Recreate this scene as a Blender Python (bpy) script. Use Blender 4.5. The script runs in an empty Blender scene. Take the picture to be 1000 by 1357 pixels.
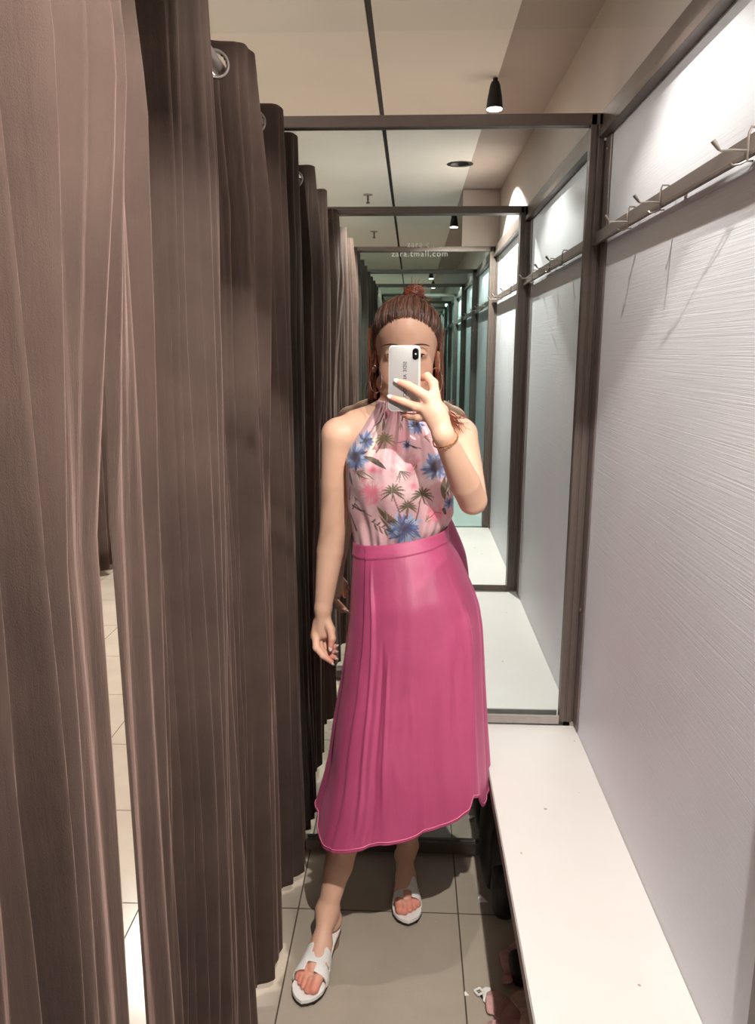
import bpy, bmesh, math, random
import numpy as np
from mathutils import Vector, Matrix
R = random.Random(7)
rng = np.random.default_rng(11)
sc = bpy.context.scene
COL = sc.collection
PI = math.pi

# ------------------------------------------------------------------ camera
F, PITCH, YAW, ROLL = 1035.12, 0.20542, 0.04275, -0.002455
CAMZ = 1.5
def W(u, v, y):
    """world point at depth y seen in direction (u, v) of the photograph"""
    a = (u-500)/F; b = -(v-678.5)/F; z = 1.0
    c, s = math.cos(ROLL), math.sin(ROLL); a, b = c*a+s*b, -s*a+c*b
    c, s = math.cos(PITCH), math.sin(PITCH); b, z = c*b-s*z, s*b+c*z
    c, s = math.cos(YAW), math.sin(YAW); a, z = c*a-s*z, s*a+c*z
    t = y/z
    return Vector((a*t, y, CAMZ+b*t))
cd = bpy.data.cameras.new('camera'); cam = bpy.data.objects.new('camera', cd); COL.objects.link(cam)
cam.location = (0, 0, CAMZ)
fwd = W(500, 678.5, 1.0)-Vector((0, 0, CAMZ)); fwd.normalize()
q = fwd.to_track_quat('-Z', 'Y')
cam.rotation_mode = 'QUATERNION'
cam.rotation_quaternion = q @ Matrix.Rotation(-ROLL, 4, 'Z').to_quaternion()
cd.sensor_fit = 'HORIZONTAL'; cd.sensor_width = 36; cd.lens = F/1000*36
cd.clip_start = 0.02
sc.camera = cam
sc.view_settings.view_transform = 'Standard'; sc.view_settings.look = 'None'
sc.view_settings.exposure = 0.36; sc.view_settings.gamma = 1; sc.view_settings.use_curve_mapping = False
sc.cycles.max_bounces = 14; sc.cycles.glossy_bounces = 10; sc.cycles.diffuse_bounces = 4
sc.cycles.transparent_max_bounces = 12

# ------------------------------------------------------------------ materials
def lin(r, g, b):
    f = lambda c: (c/255/12.92) if c/255 <= .04045 else ((c/255+.055)/1.055)**2.4
    return (f(r), f(g), f(b), 1)
class M:
    def __init__(s, name):
        s.m = bpy.data.materials.new(name); s.m.use_nodes = True
        s.t = s.m.node_tree; s.n = s.t.nodes; s.p = s.n['Principled BSDF']; s.out = s.n['Material Output']
    def node(s, ty, **kw):
        n = s.n.new(ty)
        for k, v in kw.items():
            if k.startswith('i_'):
                key = k[2:].replace('_', ' ')
                n.inputs[int(key) if key.isdigit() else key].default_value = v
            else: setattr(n, k, v)
        return n
    def link(s, a, b): s.t.links.new(a, b)
    def set(s, **kw):
        for k, v in kw.items(): s.p.inputs[k.replace('_', ' ')].default_value = v
    def coords(s, scale=(1, 1, 1), rot=(0, 0, 0), kind='Object'):
        tc = s.node('ShaderNodeTexCoord'); mp = s.node('ShaderNodeMapping')
        mp.inputs['Scale'].default_value = scale; mp.inputs['Rotation'].default_value = rot
        s.link(tc.outputs[kind], mp.inputs['Vector']); return mp.outputs['Vector']
    def noise(s, vec, scale, detail=3, rough=.55):
        n = s.node('ShaderNodeTexNoise'); n.inputs['Scale'].default_value = scale
        n.inputs['Detail'].default_value = detail; n.inputs['Roughness'].default_value = rough
        s.link(vec, n.inputs['Vector']); return n.outputs['Fac']
    def ramp(s, fac, stops):
        r = s.node('ShaderNodeValToRGB'); e = r.color_ramp.elements
        while len(e) < len(stops): e.new(0.5)
        for el, (p, c) in zip(e, stops): el.position = p; el.color = c
        s.link(fac, r.inputs['Fac']); return r.outputs['Color']
    def bump(s, h, strength=.2, dist=.002, prev=None):
        b = s.node('ShaderNodeBump'); b.inputs['Strength'].default_value = strength; b.inputs['Distance'].default_value = dist
        s.link(h, b.inputs['Height'])
        if prev is not None: s.link(prev, b.inputs['Normal'])
        return b.outputs['Normal']
    def math(s, op, a, b=None):
        n = s.node('ShaderNodeMath', operation=op)
        for i, v in enumerate((a, b)):
            if v is None: continue
            if isinstance(v, (int, float)): n.inputs[i].default_value = v
            else: s.link(v, n.inputs[i])
        return n.outputs[0]
    def mix(s, fac, a, b):
        n = s.node('ShaderNodeMix', data_type='RGBA')
        for sock, v in ((n.inputs[0], fac), (n.inputs[6], a), (n.inputs[7], b)):
            if isinstance(v, (tuple, float, int)): sock.default_value = v
            else: s.link(v, sock)
        return n.outputs[2]

def simple(name, rgb, rough=.6, metal=0, var=.06, scale=40, bump=0, spec=.5, sheen=0, sss=0):
    m = M(name); c = lin(*rgb); v = m.coords()
    n = m.noise(v, scale)
    lo = tuple(max(0, x*(1-var)) for x in c[:3])+(1,); hi = tuple(min(1, x*(1+var)) for x in c[:3])+(1,)
    m.link(m.ramp(n, [(.3, lo), (.7, hi)]), m.p.inputs['Base Color'])
    m.set(Roughness=rough, Metallic=metal)
    m.p.inputs['Specular IOR Level'].default_value = spec
    if sheen: m.p.inputs['Sheen Weight'].default_value = sheen; m.p.inputs['Sheen Roughness'].default_value = .4
    if sss:
        m.p.inputs['Subsurface Weight'].default_value = sss; m.p.inputs['Subsurface Radius'].default_value = (.012, .005, .003)
        m.p.inputs['Subsurface Scale'].default_value = 1
    if bump: m.link(m.bump(m.noise(v, scale*6), bump, .001), m.p.inputs['Normal'])
    return m

mat = {}
mat['frame'] = simple('bronze_aluminium', (104, 92, 86), .38, .35, .05, 60)
mat['rail'] = simple('rail_metal', (128, 116, 112), .35, .5, .05, 80)
mat['hook'] = simple('hook_steel', (165, 155, 145), .3, .85, .05, 80)
mat['rod'] = simple('rod_steel', (170, 162, 158), .35, .6, .04, 60)
mat['black'] = simple('matt_black', (22, 19, 19), .5, 0, .1, 60)
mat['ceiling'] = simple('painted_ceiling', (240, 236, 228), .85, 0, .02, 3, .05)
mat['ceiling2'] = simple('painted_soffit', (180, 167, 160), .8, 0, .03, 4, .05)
mat['wallup'] = simple('painted_upper_wall', (196, 184, 174), .8, 0, .03, 4, .05)
mat['gold'] = simple('gold', (226, 180, 110), .2, 1, .03, 50)
mat['silver'] = simple('silver', (225, 215, 205), .15, 1, .03, 50)
mat['white_plastic'] = simple('white_plastic', (240, 238, 232), .4, 0, .02, 40)
mat['strap'] = simple('white_leather', (242, 238, 234), .45, 0, .02, 40, .1)
mat['heel'] = simple('stacked_heel', (176, 138, 112), .5, 0, .12, 90)
mat['solerub'] = simple('outsole', (50, 40, 36), .7, 0, .1, 90)
mat['bag'] = simple('black_fabric', (17, 15, 17), .6, 0, .2, 120, .2)
mat['mauve'] = simple('dusty_pink_knit', (206, 160, 156), .75, 0, .06, 200, .25, .3, .2)
mat['tan'] = simple('beige_knit', (186, 158, 146), .75, 0, .06, 200, .25, .3, .2)
mat['nail'] = simple('pale_nail', (238, 214, 206), .22, 0, .02, 100)
mat['toenail'] = simple('toenail', (226, 160, 142), .25, 0, .02, 100)
mat['lip'] = simple('lips', (188, 92, 92), .4, 0, .05, 200)
mat['brow'] = simple('brow_hair', (84, 54, 44), .8, 0, .1, 200)
mat['eyewhite'] = simple('eye_white', (232, 224, 218), .2, 0, .02, 60)
mat['iris'] = simple('iris', (44, 28, 22), .15, 0, .1, 300)
mat['print'] = simple('dark_print', (28, 26, 28), .5, 0, .05, 100)
mat['letter'] = simple('white_lettering', (246, 246, 242), .5, 0, .01, 60)
mat['case'] = simple('silver_case', (170, 166, 165), .35, .2, .02, 40)
mat['caseedge'] = simple('case_edge', (205, 198, 193), .3, .1, .02, 40)
mat['glassblack'] = simple('black_glass', (12, 12, 16), .08, 0, .05, 40)
mat['whitecloth'] = simple('white_cloth', (226, 214, 196), .8, 0, .08, 40)
mat['darkcloth'] = simple('dark_clothes', (54, 44, 46), .8, 0, .2, 30)
mat['skirtstitch'] = simple('pale_pink_stitching', (236, 130, 164), .6, 0, .04, 200)

def skin():
    m = M('skin'); v = m.coords()
    n = m.noise(v, 9, 4); c = m.ramp(n, [(.3, lin(228, 180, 154)), (.7, lin(237, 191, 166))])
    at = m.node('ShaderNodeAttribute'); at.attribute_name = 'flush'
    c = m.mix(at.outputs['Fac'], c, lin(226, 140, 122))
    m.link(c, m.p.inputs['Base Color']); m.set(Roughness=.48)
    m.p.inputs['Specular IOR Level'].default_value = .4
    m.p.inputs['Subsurface Weight'].default_value = .12; m.p.inputs['Subsurface Radius'].default_value = (.014, .005, .003)
    m.p.inputs['Subsurface Scale'].default_value = 1
    m.link(m.bump(m.noise(v, 500, 2), .08, .001), m.p.inputs['Normal'])
    return m
mat['skin'] = skin()

def hair(name, a, b, axis=(1, 1, 1)):
    m = M(name); at = m.node('ShaderNodeAttribute'); at.attribute_name = 'tone'
    m.link(m.ramp(at.outputs['Fac'], [(0, lin(*a)), (1, lin(*b))]), m.p.inputs['Base Color'])
    m.set(Roughness=.36); m.p.inputs['Specular IOR Level'].default_value = .6
    return m
mat['hair'] = hair('brown_hair', (44, 26, 22), (168, 116, 92))
mat['bun'] = hair('auburn_hair', (84, 42, 34), (172, 98, 70))

def velvet():
    m = M('curtain_velvet'); v = m.coords()
    n1 = m.noise(v, 5, 4)
    c = m.ramp(n1, [(.3, lin(64, 51, 46)), (.7, lin(80, 65, 58))])
    m.link(c, m.p.inputs['Base Color']); m.set(Roughness=.9)
    m.p.inputs['Specular IOR Level'].default_value = .15
    m.p.inputs['Sheen Weight'].default_value = .28; m.p.inputs['Sheen Roughness'].default_value = .35
    m.p.inputs['Sheen Tint'].default_value = lin(214, 178, 166)
    h = m.noise(m.coords((1, 1, .7)), 900, 2); h2 = m.noise(m.coords((1, 1, .15)), 60, 3)
    nb = m.bump(h, .5, .001); nb = m.bump(h2, .4, .005, nb)
    m.link(nb, m.p.inputs['Normal'])
    return m
mat['velvet'] = velvet()

def panel():     # white laminate with fine horizontal ribbing
    m = M('ribbed_wall_panel'); v = m.coords()
    c = m.ramp(m.noise(v, 2.5, 3), [(.3, lin(222, 224, 229)), (.7, lin(229, 231, 235))])
    st = m.noise(m.coords((.6, .6, 95)), 3.0, 4, .7)
    fine = m.noise(m.coords((2, 2, 260)), 2.0, 2, .6)
    c = m.mix(m.math('MULTIPLY', st, .12), c, lin(190, 188, 190))
    m.link(c, m.p.inputs['Base Color']); m.set(Roughness=.42)
    nb = m.bump(st, .26, .0028); nb = m.bump(fine, .2, .0018, nb)
    m.link(nb, m.p.inputs['Normal'])
    return m
mat['panel'] = panel()

def bench_mat():
    m = M('white_laminate'); v = m.coords()
    c = m.ramp(m.noise(v, 3, 3), [(.3, lin(220, 216, 211)), (.7, lin(226, 222, 218))])
    vor = m.node('ShaderNodeTexVoronoi'); vor.inputs['Scale'].default_value = 16; vor.inputs['Randomness'].default_value = 1
    m.link(v, vor.inputs['Vector'])
    sz = m.noise(v, 23, 1)
    lim = m.math('MULTIPLY', m.math('GREATER_THAN', sz, .56), .085)
    spot = m.math('LESS_THAN', vor.outputs['Distance'], lim)
    c = m.mix(m.math('MULTIPLY', spot, .75), c, lin(150, 128, 112))
    m.link(c, m.p.inputs['Base Color']); m.set(Roughness=.4)
    return m
mat['bench'] = bench_mat()
mat['benchedge'] = simple('grey_edge_band', (158, 150, 146), .5, 0, .06, 60)

def tiles():
    m = M('floor_tiles'); v = m.coords()
    sep = m.node('ShaderNodeSeparateXYZ'); m.link(v, sep.inputs[0])
    T = .4356
    def g(o, off):
        f = m.math('FRACT', m.math('DIVIDE', m.math('ADD', o, -off+T*40), T))
        d = m.math('ABSOLUTE', m.math('SUBTRACT', f, .5))
        return m.math('GREATER_THAN', d, .5-.0018/T)
    gx = g(sep.outputs['X'], -.2936); gy = g(sep.outputs['Y'], 1.862)
    gr = m.math('MAXIMUM', gx, gy)
    n = m.noise(v, 4, 4); nf = m.noise(v, 160, 3)
    c = m.ramp(n, [(.3, lin(172, 160, 145)), (.7, lin(184, 172, 156))])
    c = m.mix(m.math('MULTIPLY', nf, .14), c, lin(140, 128, 116))
    vor = m.node('ShaderNodeTexVoronoi'); vor.inputs['Scale'].default_value = 55; m.link(v, vor.inputs['Vector'])
    fleck = m.math('LESS_THAN', vor.outputs['Distance'], m.math('MULTIPLY', m.math('GREATER_THAN', m.noise(v, 31, 1), .6), .08))
    c = m.mix(m.math('MULTIPLY', fleck, .5), c, lin(215, 208, 196))
    c = m.mix(gr, c, lin(78, 68, 60))
    m.link(c, m.p.inputs['Base Color'])
    m.link(m.math('ADD', m.math('MULTIPLY', gr, .5), .17), m.p.inputs['Roughness'])
    m.p.inputs['Specular IOR Level'].default_value = .35
    inv = m.math('SUBTRACT', 1.0, gr)
    m.link(m.bump(inv, .4, .002, m.bump(nf, .03, .001)), m.p.inputs['Normal'])
    return m
mat['tiles'] = tiles()

def mirror_mat():
    m = M('mirror_silvering')
    gl = m.node('ShaderNodeBsdfGlossy'); gl.inputs['Roughness'].default_value = 0
    v = m.coords(); gl.inputs['Color'].default_value = (.80, .87, .86, 1)
    m.link(gl.outputs[0], m.out.inputs['Surface']); return m
mat['mirror'] = mirror_mat()
def pane_mat():
    m = M('reflection_dimming_pane'); tr = m.node('ShaderNodeBsdfTransparent'); tr.inputs['Color'].default_value = (.84, .92, .91, 1)  # green tint stands in for light lost at repeated mirror bounces
    gl = m.node('ShaderNodeBsdfGlossy'); gl.inputs['Roughness'].default_value = 0
    mx = m.node('ShaderNodeMixShader'); mx.inputs[0].default_value = .012
    m.link(tr.outputs[0], mx.inputs[1]); m.link(gl.outputs[0], mx.inputs[2]); m.link(mx.outputs[0], m.out.inputs['Surface']); return m
mat['pane'] = pane_mat()
def emit(name, rgb, s):
    m = M(name); e = m.node('ShaderNodeEmission'); e.inputs['Color'].default_value = rgb; e.inputs['Strength'].default_value = s
    m.link(e.outputs[0], m.out.inputs['Surface']); return m
mat['lens'] = emit('lamp_glow', (1, .95, .86, 1), 30)

def satin():
    m = M('pink_satin'); v = m.coords()
    c = m.ramp(m.noise(v, 6, 3), [(.3, lin(172, 68, 108)), (.7, lin(182, 76, 117))])
    m.link(c, m.p.inputs['Base Color']); m.set(Roughness=.5)
    m.p.inputs['Specular IOR Level'].default_value = .45
    m.p.inputs['Sheen Weight'].default_value = .25; m.p.inputs['Sheen Tint'].default_value = lin(255, 150, 190)
    w = m.noise(m.coords((1, 1, .35)), 26, 4); f = m.noise(m.coords((1, 1, 1)), 700, 2)
    m.link(m.bump(f, .1, .0008, m.bump(w, .3, .006)), m.p.inputs['Normal'])
    return m
mat['satin'] = satin()
def printed():
    m = M('floral_print_fabric'); at = m.node('ShaderNodeAttribute'); at.attribute_name = 'print'
    v = m.coords(); n = m.noise(v, 60, 3)
    c = m.mix(m.math('MULTIPLY', n, .12), at.outputs['Color'], lin(245, 205, 205))
    m.link(c, m.p.inputs['Base Color']); m.set(Roughness=.7)
    m.p.inputs['Sheen Weight'].default_value = .15
    m.link(m.bump(m.noise(m.coords((1, 1, .3)), 40, 4), .3, .004), m.p.inputs['Normal'])
    return m
mat['floral'] = printed()

# ------------------------------------------------------------------ mesh helpers
def mesh_obj(name, verts, faces, material, parent=None, smooth=True, mats=None, fm=None):
    me = bpy.data.meshes.new(name)
    me.from_pydata([tuple(v) for v in verts], [], [tuple(f) for f in faces]) if not isinstance(verts, np.ndarray) else me.from_pydata(verts.tolist(), [], faces if isinstance(faces, list) else faces.tolist())
    me.materials.append(material.m if isinstance(material, M) else material)
    if mats:
        for x in mats: me.materials.append(x.m)
    if fm is not None: me.polygons.foreach_set('material_index', fm)
    me.update()
    if smooth: me.polygons.foreach_set('use_smooth', [True]*len(me.polygons))
    o = bpy.data.objects.new(name, me); COL.objects.link(o)
    if parent: o.parent = parent
    return o
def tag(o, label=None, cat=None, group=None, kind=None):
    if label: o['label'] = label
    if cat: o['category'] = cat
    if group: o['group'] = group
    if kind: o['kind'] = kind
    return o
def empty(name, loc=(0, 0, 0), **kw):
    o = bpy.data.objects.new(name, None); COL.objects.link(o); o.location = loc; o.empty_display_size = .05
    return tag(o, **kw)
def put(o, root):
    """parent keeping world coordinates (roots carry a pure translation)"""
    o.parent = root; o.matrix_parent_inverse = Matrix.Translation(-Vector(root.location)); return o
class MB:
    def __init__(s): s.v = []; s.f = []
    def box(s, a, b, bev=0):
        bm = bmesh.new(); bmesh.ops.create_cube(bm, size=1)
        a = Vector(a); b = Vector(b); c = (a+b)/2; d = b-a
        for v in bm.verts: v.co = Vector((v.co.x*d.x, v.co.y*d.y, v.co.z*d.z))+c
        if bev: bmesh.ops.bevel(bm, geom=bm.edges[:], offset=bev, segments=2, affect='EDGES', profile=.5)
        s.addbm(bm); return s
    def addbm(s, bm, mtx=None):
        n = len(s.v); bm.verts.index_update()
        for v in bm.verts: s.v.append((mtx @ v.co) if mtx else v.co.copy())
        for f in bm.faces: s.f.append([n+v.index for v in f.verts])
        bm.free()
    def tube(s, pts, r, seg=10, close=False, caps=True):
        pts = [Vector(p) for p in pts]; n = len(pts); rs = r if isinstance(r, (list, tuple)) else [r]*n
        base = len(s.v); up = None
        for i, p in enumerate(pts):
            if close: t = pts[(i+1) % n]-pts[i-1]
            else: t = pts[min(i+1, n-1)]-pts[max(i-1, 0)]
            t.normalize()
            if up is None: up = t.orthogonal()
            up = (up-t*up.dot(t)).normalized(); w = t.cross(up)
            for k in range(seg):
                a = 2*PI*k/seg; s.v.append(p+(up*math.cos(a)+w*math.sin(a))*rs[i])
        for i in range(n if close else n-1):
            j = (i+1) % n
            for k in range(seg):
                s.f.append([base+i*seg+k, base+i*seg+(k+1) % seg, base+j*seg+(k+1) % seg, base+j*seg+k])
        if caps and not close:
            s.f.append([base+k for k in range(seg)][::-1]); s.f.append([base+(n-1)*seg+k for k in range(seg)])
        return s
    def lathe(s, prof, c, axis='Z', seg=24):
        base = len(s.v); c = Vector(c)
        for r, h in prof:
            for k in range(seg):
                a = 2*PI*k/seg; x, y = r*math.cos(a), r*math.sin(a)
                s.v.append(c+(Vector((x, y, h)) if axis == 'Z' else Vector((x, h, y)) if axis == 'Y' else Vector((h, x, y))))
        for i in range(len(prof)-1):
            for k in range(seg):
                s.f.append([base+i*seg+k, base+i*seg+(k+1) % seg, base+(i+1)*seg+(k+1) % seg, base+(i+1)*seg+k])
        s.f.append([base+k for k in range(seg)][::-1]); s.f.append([base+(len(prof)-1)*seg+k for k in range(seg)])
        return s
    def ell(s, c, r, rot=None, seg=16):
        bm = bmesh.new(); bmesh.ops.create_uvsphere(bm, u_segments=seg, v_segments=seg//2+2, radius=1)
        m = Matrix.Translation(Vector(c)) @ (rot.to_4x4() if rot else Matrix()) @ Matrix.Diagonal((r[0], r[1], r[2], 1))
        s.addbm(bm, m); return s
    def build(s, name, material, parent=None, smooth=False, root=None):
        o = mesh_obj(name, s.v, s.f, material, parent, smooth)
        if root is not None: put(o, root)
        if smooth:
            try: o.data.set_sharp_from_angle(angle=.7)
            except Exception: pass
        return o
def struct(o): o['kind'] = 'structure'; return o

# ------------------------------------------------------------------ setting
XW = .484; H = 2.37
MF = 2.10; MG = 2.115          # back mirror: frame face and silvering
CELLS = [.83, -.415, -1.69]    # frame planes towards the viewer side
struct(MB().box((-3.4, -6.4, -.05), (.62, 6.2, 0)).build('floor', mat['tiles']))
cm = MB().box((-3.4, -6.4, H), (-.133, 6.2, H+.05)); cm.box((-.115, -6.4, H), (.17, 6.2, H+.05)).box((.17, -6.4, H), (.27, .16, H+.05)).box((.17, .26, H), (.27, 6.2, H+.05))
struct(cm.build('ceiling', mat['ceiling']))
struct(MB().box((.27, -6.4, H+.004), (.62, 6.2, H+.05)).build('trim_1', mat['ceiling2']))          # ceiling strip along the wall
struct(MB().box((-.133, -6.4, H+.012), (-.115, 6.2, H+.05)).build('trim_2', mat['black']))         # dark shadow gap of the ceiling
struct(MB().box((XW, -6.4, 0), (.62, 6.2, H+.004)).build('wall_right', mat['wallup']))
struct(MB().box((-3.45, -6.4, 0), (-3.4, 6.2, H)).build('wall_left', mat['wallup']))
struct(MB().box((-3.45, -6.45, 0), (.62, -6.4, H)).build('wall_front', mat['wallup']))
struct(MB().box((-3.45, 6.2, 0), (.62, 6.25, H)).build('wall_back', mat['wallup']))
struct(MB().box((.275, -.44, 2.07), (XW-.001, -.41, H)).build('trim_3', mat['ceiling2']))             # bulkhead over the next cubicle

def channel_post(x0, x1, y0, y1, z0, z1, face=-1):
    mb = MB(); w = x1-x0
    mb.box((x0, y0, z0), (x0+w*.45, y1, z1), .0015); mb.box((x0+w*.45, y0+.004, z0), (x0+w*.58, y1-.002, z1))
    mb.box((x0+w*.58, y0, z0), (x1, y1, z1), .0015)
    return mb

# ---- the big mirror at the back of the cubicle
XL, XR = -.470, .469
mr = empty('wall_mirror', (0, MF, 0), label='tall framed mirror filling the back of the cubicle behind the woman', cat='mirror')
put(MB().box((XL+.02, MG, .045), (XR-.02, MG+.004, 2.05)).build('mirror_glass', mat['mirror']), mr)
put(MB().box((XL, MG+.004, .01), (XR, MG+.03, 2.066)).build('backing_board', mat['black']), mr)
def mirror_frame(root, y0, y1, label=None):
    put(channel_post(XR-.034, XR, y0, y1, .45, 2.068).build('frame_post', mat['frame'], smooth=False), root)
    put(MB().box((XR, y0+.005, .45), (XW-.0065, y1, 2.008), .001).box((XR, y0+.005, 2.008), (XW-.031, y1, 2.066), .001).build('side_filler', mat['frame']), root)
    put(channel_post(XL, XL+.03, y0, y1, 0, 2.068).build('frame_post', mat['frame']), root)
    put(MB().box((XL, y0, 2.042), (XR, y1, 2.07), .0015).build('top_rail', mat['frame']), root)
    put(MB().box((XL+.03, y0, .012), (XR, y1, .048), .0015).build('bottom_rail', mat['frame']), root)
mirror_frame(mr, MF, MG-.0005)
put(MB().box((.2085, MF-.006, .4465), (XR-.036, MF-.0005, .472), .001).build('bench_trim', mat['benchedge']), mr)

# ---- frames of the repeated cubicles on the viewer's side (seen in the mirror)
lab = ['bronze metal door-like frame at the near end of the cubicle', 'bronze metal frame with an added dimming pane one cubicle further along']
f1 = empty('partition_frame', (0, .80, 0), label='bronze metal frame at the near end of the cubicle, first one repeated inside the mirror', cat='frame')
mirror_frame(f1, .80, .86)
put(MB().box((.2085, .862, .4465), (XR-.036, .868, .472), .001).build('bench_trim', mat['frame']), f1)
f2 = empty('partition_frame', (0, -.44, 0), label='bronze metal frame with an added pane dimming the reflections, second one repeated inside the mirror', cat='frame')
mirror_frame(f2, -.45, -.41)
put(MB().box((XL+.02, -.445, .045), (XR-.02, -.441, 2.05)).build('glass_pane', mat['pane']), f2)  # added pane, darkens the deeper repeats like further reflections
f3 = empty('wall_mirror', (0, -1.7, 0), label='farthest framed mirror, tiny and green at the end of the reflected row of cubicles', cat='mirror')
mirror_frame(f3, -1.7155, -1.69)
put(MB().box((XL+.02, -1.72, .045), (XR-.02, -1.716, 2.05)).build('mirror_glass', mat['mirror']), f3)

# near-end writing on an added supporting glass strip, readable in the mirror
def text_obj(body, size, name, material, ext=.0004, spacing=1.0):
    cu = bpy.data.curves.new(name, 'FONT'); cu.body = body; cu.size = size; cu.align_x = 'CENTER'; cu.align_y = 'CENTER'
    cu.extrude = ext; cu.space_character = spacing; cu.resolution_u = 3
    t = bpy.data.objects.new(name+'_tmp', cu); COL.objects.link(t)
    dg = bpy.context.evaluated_depsgraph_get(); me = bpy.data.meshes.new_from_object(t.evaluated_get(dg))
    bpy.data.objects.remove(t); bpy.data.curves.remove(cu)
    me.materials.clear(); me.materials.append(material.m)
    o = bpy.data.objects.new(name, me); COL.objects.link(o); return o
ZT = 1.885
tr = empty('added_text_strip', (0, .83, 1.8), label='added clear glass strip holding up the small white web address at the top of the near frame', cat='glass')
pc = M('clear_glass'); t_ = pc.node('ShaderNodeBsdfTransparent'); t_.inputs['Color'].default_value = (.97, .985, .98, 1)
pc.link(t_.outputs[0], pc.out.inputs['Surface']); mat['clear'] = pc
put(MB().box((XL+.02, .829, 1.8), (XR-.02, .831, 2.045)).build('glass_pane', mat['clear']), tr)
# read from the mirror: the letters face the glass of the viewer side
for body, x, z, s in (('zara.tmall.com', .027, 1.888, .0335), ('zara.c..', .031, 1.925, .0335)):
    o = text_obj(body, s, 'lettering', mat['letter'], .0003, 1.18)
    o.rotation_euler = (PI/2, 0, 0); o.location = (x, .8325, z)
    bpy.context.view_layer.update(); put(o, tr)

# ---- right wall panel, rails and hooks, one set per cubicle
def wall_set(y0, y1, near, tagtxt, hooks, mirror_ends=True):
    w = empty('wall_panel', (XW, (y0+y1)/2, 0), label='white ribbed wall panel '+tagtxt, cat='wall panel')
    put(MB().box((XW-.006, y0+.001, .02), (XW-.0002, y1-.001, 2.012)).build('laminate_sheet', mat['panel']), w)
    tp = MB().box((XW-.022, y0+.001, 2.030), (XW-.0002, y1-.001, 2.074), .001).box((XW-.03, y0+.001, 2.012), (XW-.0002, y1-.001, 2.030), .001)
    put(tp.build('top_rail', mat['frame']), w)
    for a, b in ((y0+.001, y0+.055), (y1-.055, y1-.001)):
        if a > 2.0 or b < y0+.06:
            pass
        put(MB().box((XW-.011, a, .452), (XW-.0062, b, 2.01), .001).build('edge_strip', mat['rail']), w)
    for zz in (1.98, .8):
        put(MB().lathe([(.005, 0), (.006, .002), (.004, .004)], (XW-.0155, y1-.03, zz), 'X', 12).build('screw', mat['hook'], smooth=True), w)
    r = empty('hook_rail', (XW-.02, (y0+y1)/2, 1.78), label='grey metal hook rail '+tagtxt, cat='rail')
    put(MB().box((XW-.026, y0+.004, 1.760), (XW-.021, y1-.004, 1.789), .001).build('flat_bar', mat['rail']), r)
    put(MB().box((XW-.033, y0+.004, 1.756), (XW-.026, y1-.004, 1.7635), .001).build('lower_lip', mat['frame']), r)
    for yy in (y0+.02, (y0+y1)/2, y1-.02):
        put(MB().box((XW-.021, yy-.008, 1.768), (XW-.0062, yy+.008, 1.782)).build('spacer', mat['rail']), r)
    return r
def hook(y, label):
    x = XW-.026
    h = empty('coat_hook', (x, y, 1.77), label=label, cat='hook')
    b = MB().tube([(x-.001, y, 1.750), (x-.009, y, 1.750), (x-.0095, y, 1.765), (x-.0095, y, 1.786), (x-.007, y, 1.793), (x+.003, y, 1.793), (x+.0075, y, 1.790), (x+.0075, y, 1.781)], .0018, 8)
    put(b.build('clip', mat['hook'], smooth=True), h)
    a = MB().tube([(x-.010, y, 1.763), (x-.03, y-.002, 1.7635), (x-.046, y-.003, 1.7625), (x-.050, y-.003, 1.765)], .0018, 8)
    put(a.build('arm', mat['hook'], smooth=True), h)
    put(MB().tube([(x-.048, y-.003, 1.7635), (x-.055, y-.003, 1.772), (x-.058, y-.003, 1.7755)], [.0022, .0034, .0034], 10).build('tip', mat['hook'], smooth=True), h)
    put(MB().tube([(x-.009, y, 1.7505), (x-.015, y+.006, 1.7475), (x-.022, y+.014, 1.7475), (x-.024, y+.018, 1.751)], .0015, 8).build('lower_hook', mat['hook'], smooth=True), h)
    return h
wall_set(.862, MF-.001, True, 'inside the cubicle, right of the woman', [])
wall_set(-.41, .798, False, 'of the first cubicle repeated in the mirror', [])
wall_set(-1.688, -.452, False, 'of the second cubicle repeated in the mirror', [])
hook(1.15, 'bent wire hook nearest the viewer at the right picture edge')
hook(1.53, 'bent wire hook in the middle of the rail, right of the mirror')
hook(1.75, 'bent wire hook on the rail closest to the mirror frame')
for k, (a, t) in enumerate(((1.654, 'first'), (None, 'second'))):
    for y, t2 in ((1.15, 'third'), (1.53, 'second'), (1.75, 'first')):
        yy = 1.654-y if k == 0 else y-2.535
        hook(yy, f'tiny wire hook, {t2} from left on the {t} rail inside the mirror')

# ---- benches
def bench(y0, y1, label):
    b = empty('bench', (.35, (y0+y1)/2, 0), label=label, cat='bench')
    put(MB().box((.2095, y0, .413), (XW-.0065, y1, .443), .0012).build('seat_board', mat['bench']), b)
    put(MB().box((.2065, y0, .4135), (.2094, y1, .4425), .0005).build('edge_band', mat['benchedge']), b)
    for yy in (y0+.03, y1-.06):
        put(MB().box((.40, yy, 0), (XW-.0065, yy+.03, .413)).build('support', mat['frame']), b)
    return b
bench(.869, MF-.0065, 'long white laminate bench with chipped specks, along the right wall')
bench(-.41, .799, 'white bench of the first cubicle repeated in the mirror')
bench(-1.688, -.452, 'white bench of the second cubicle repeated in the mirror')

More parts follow.
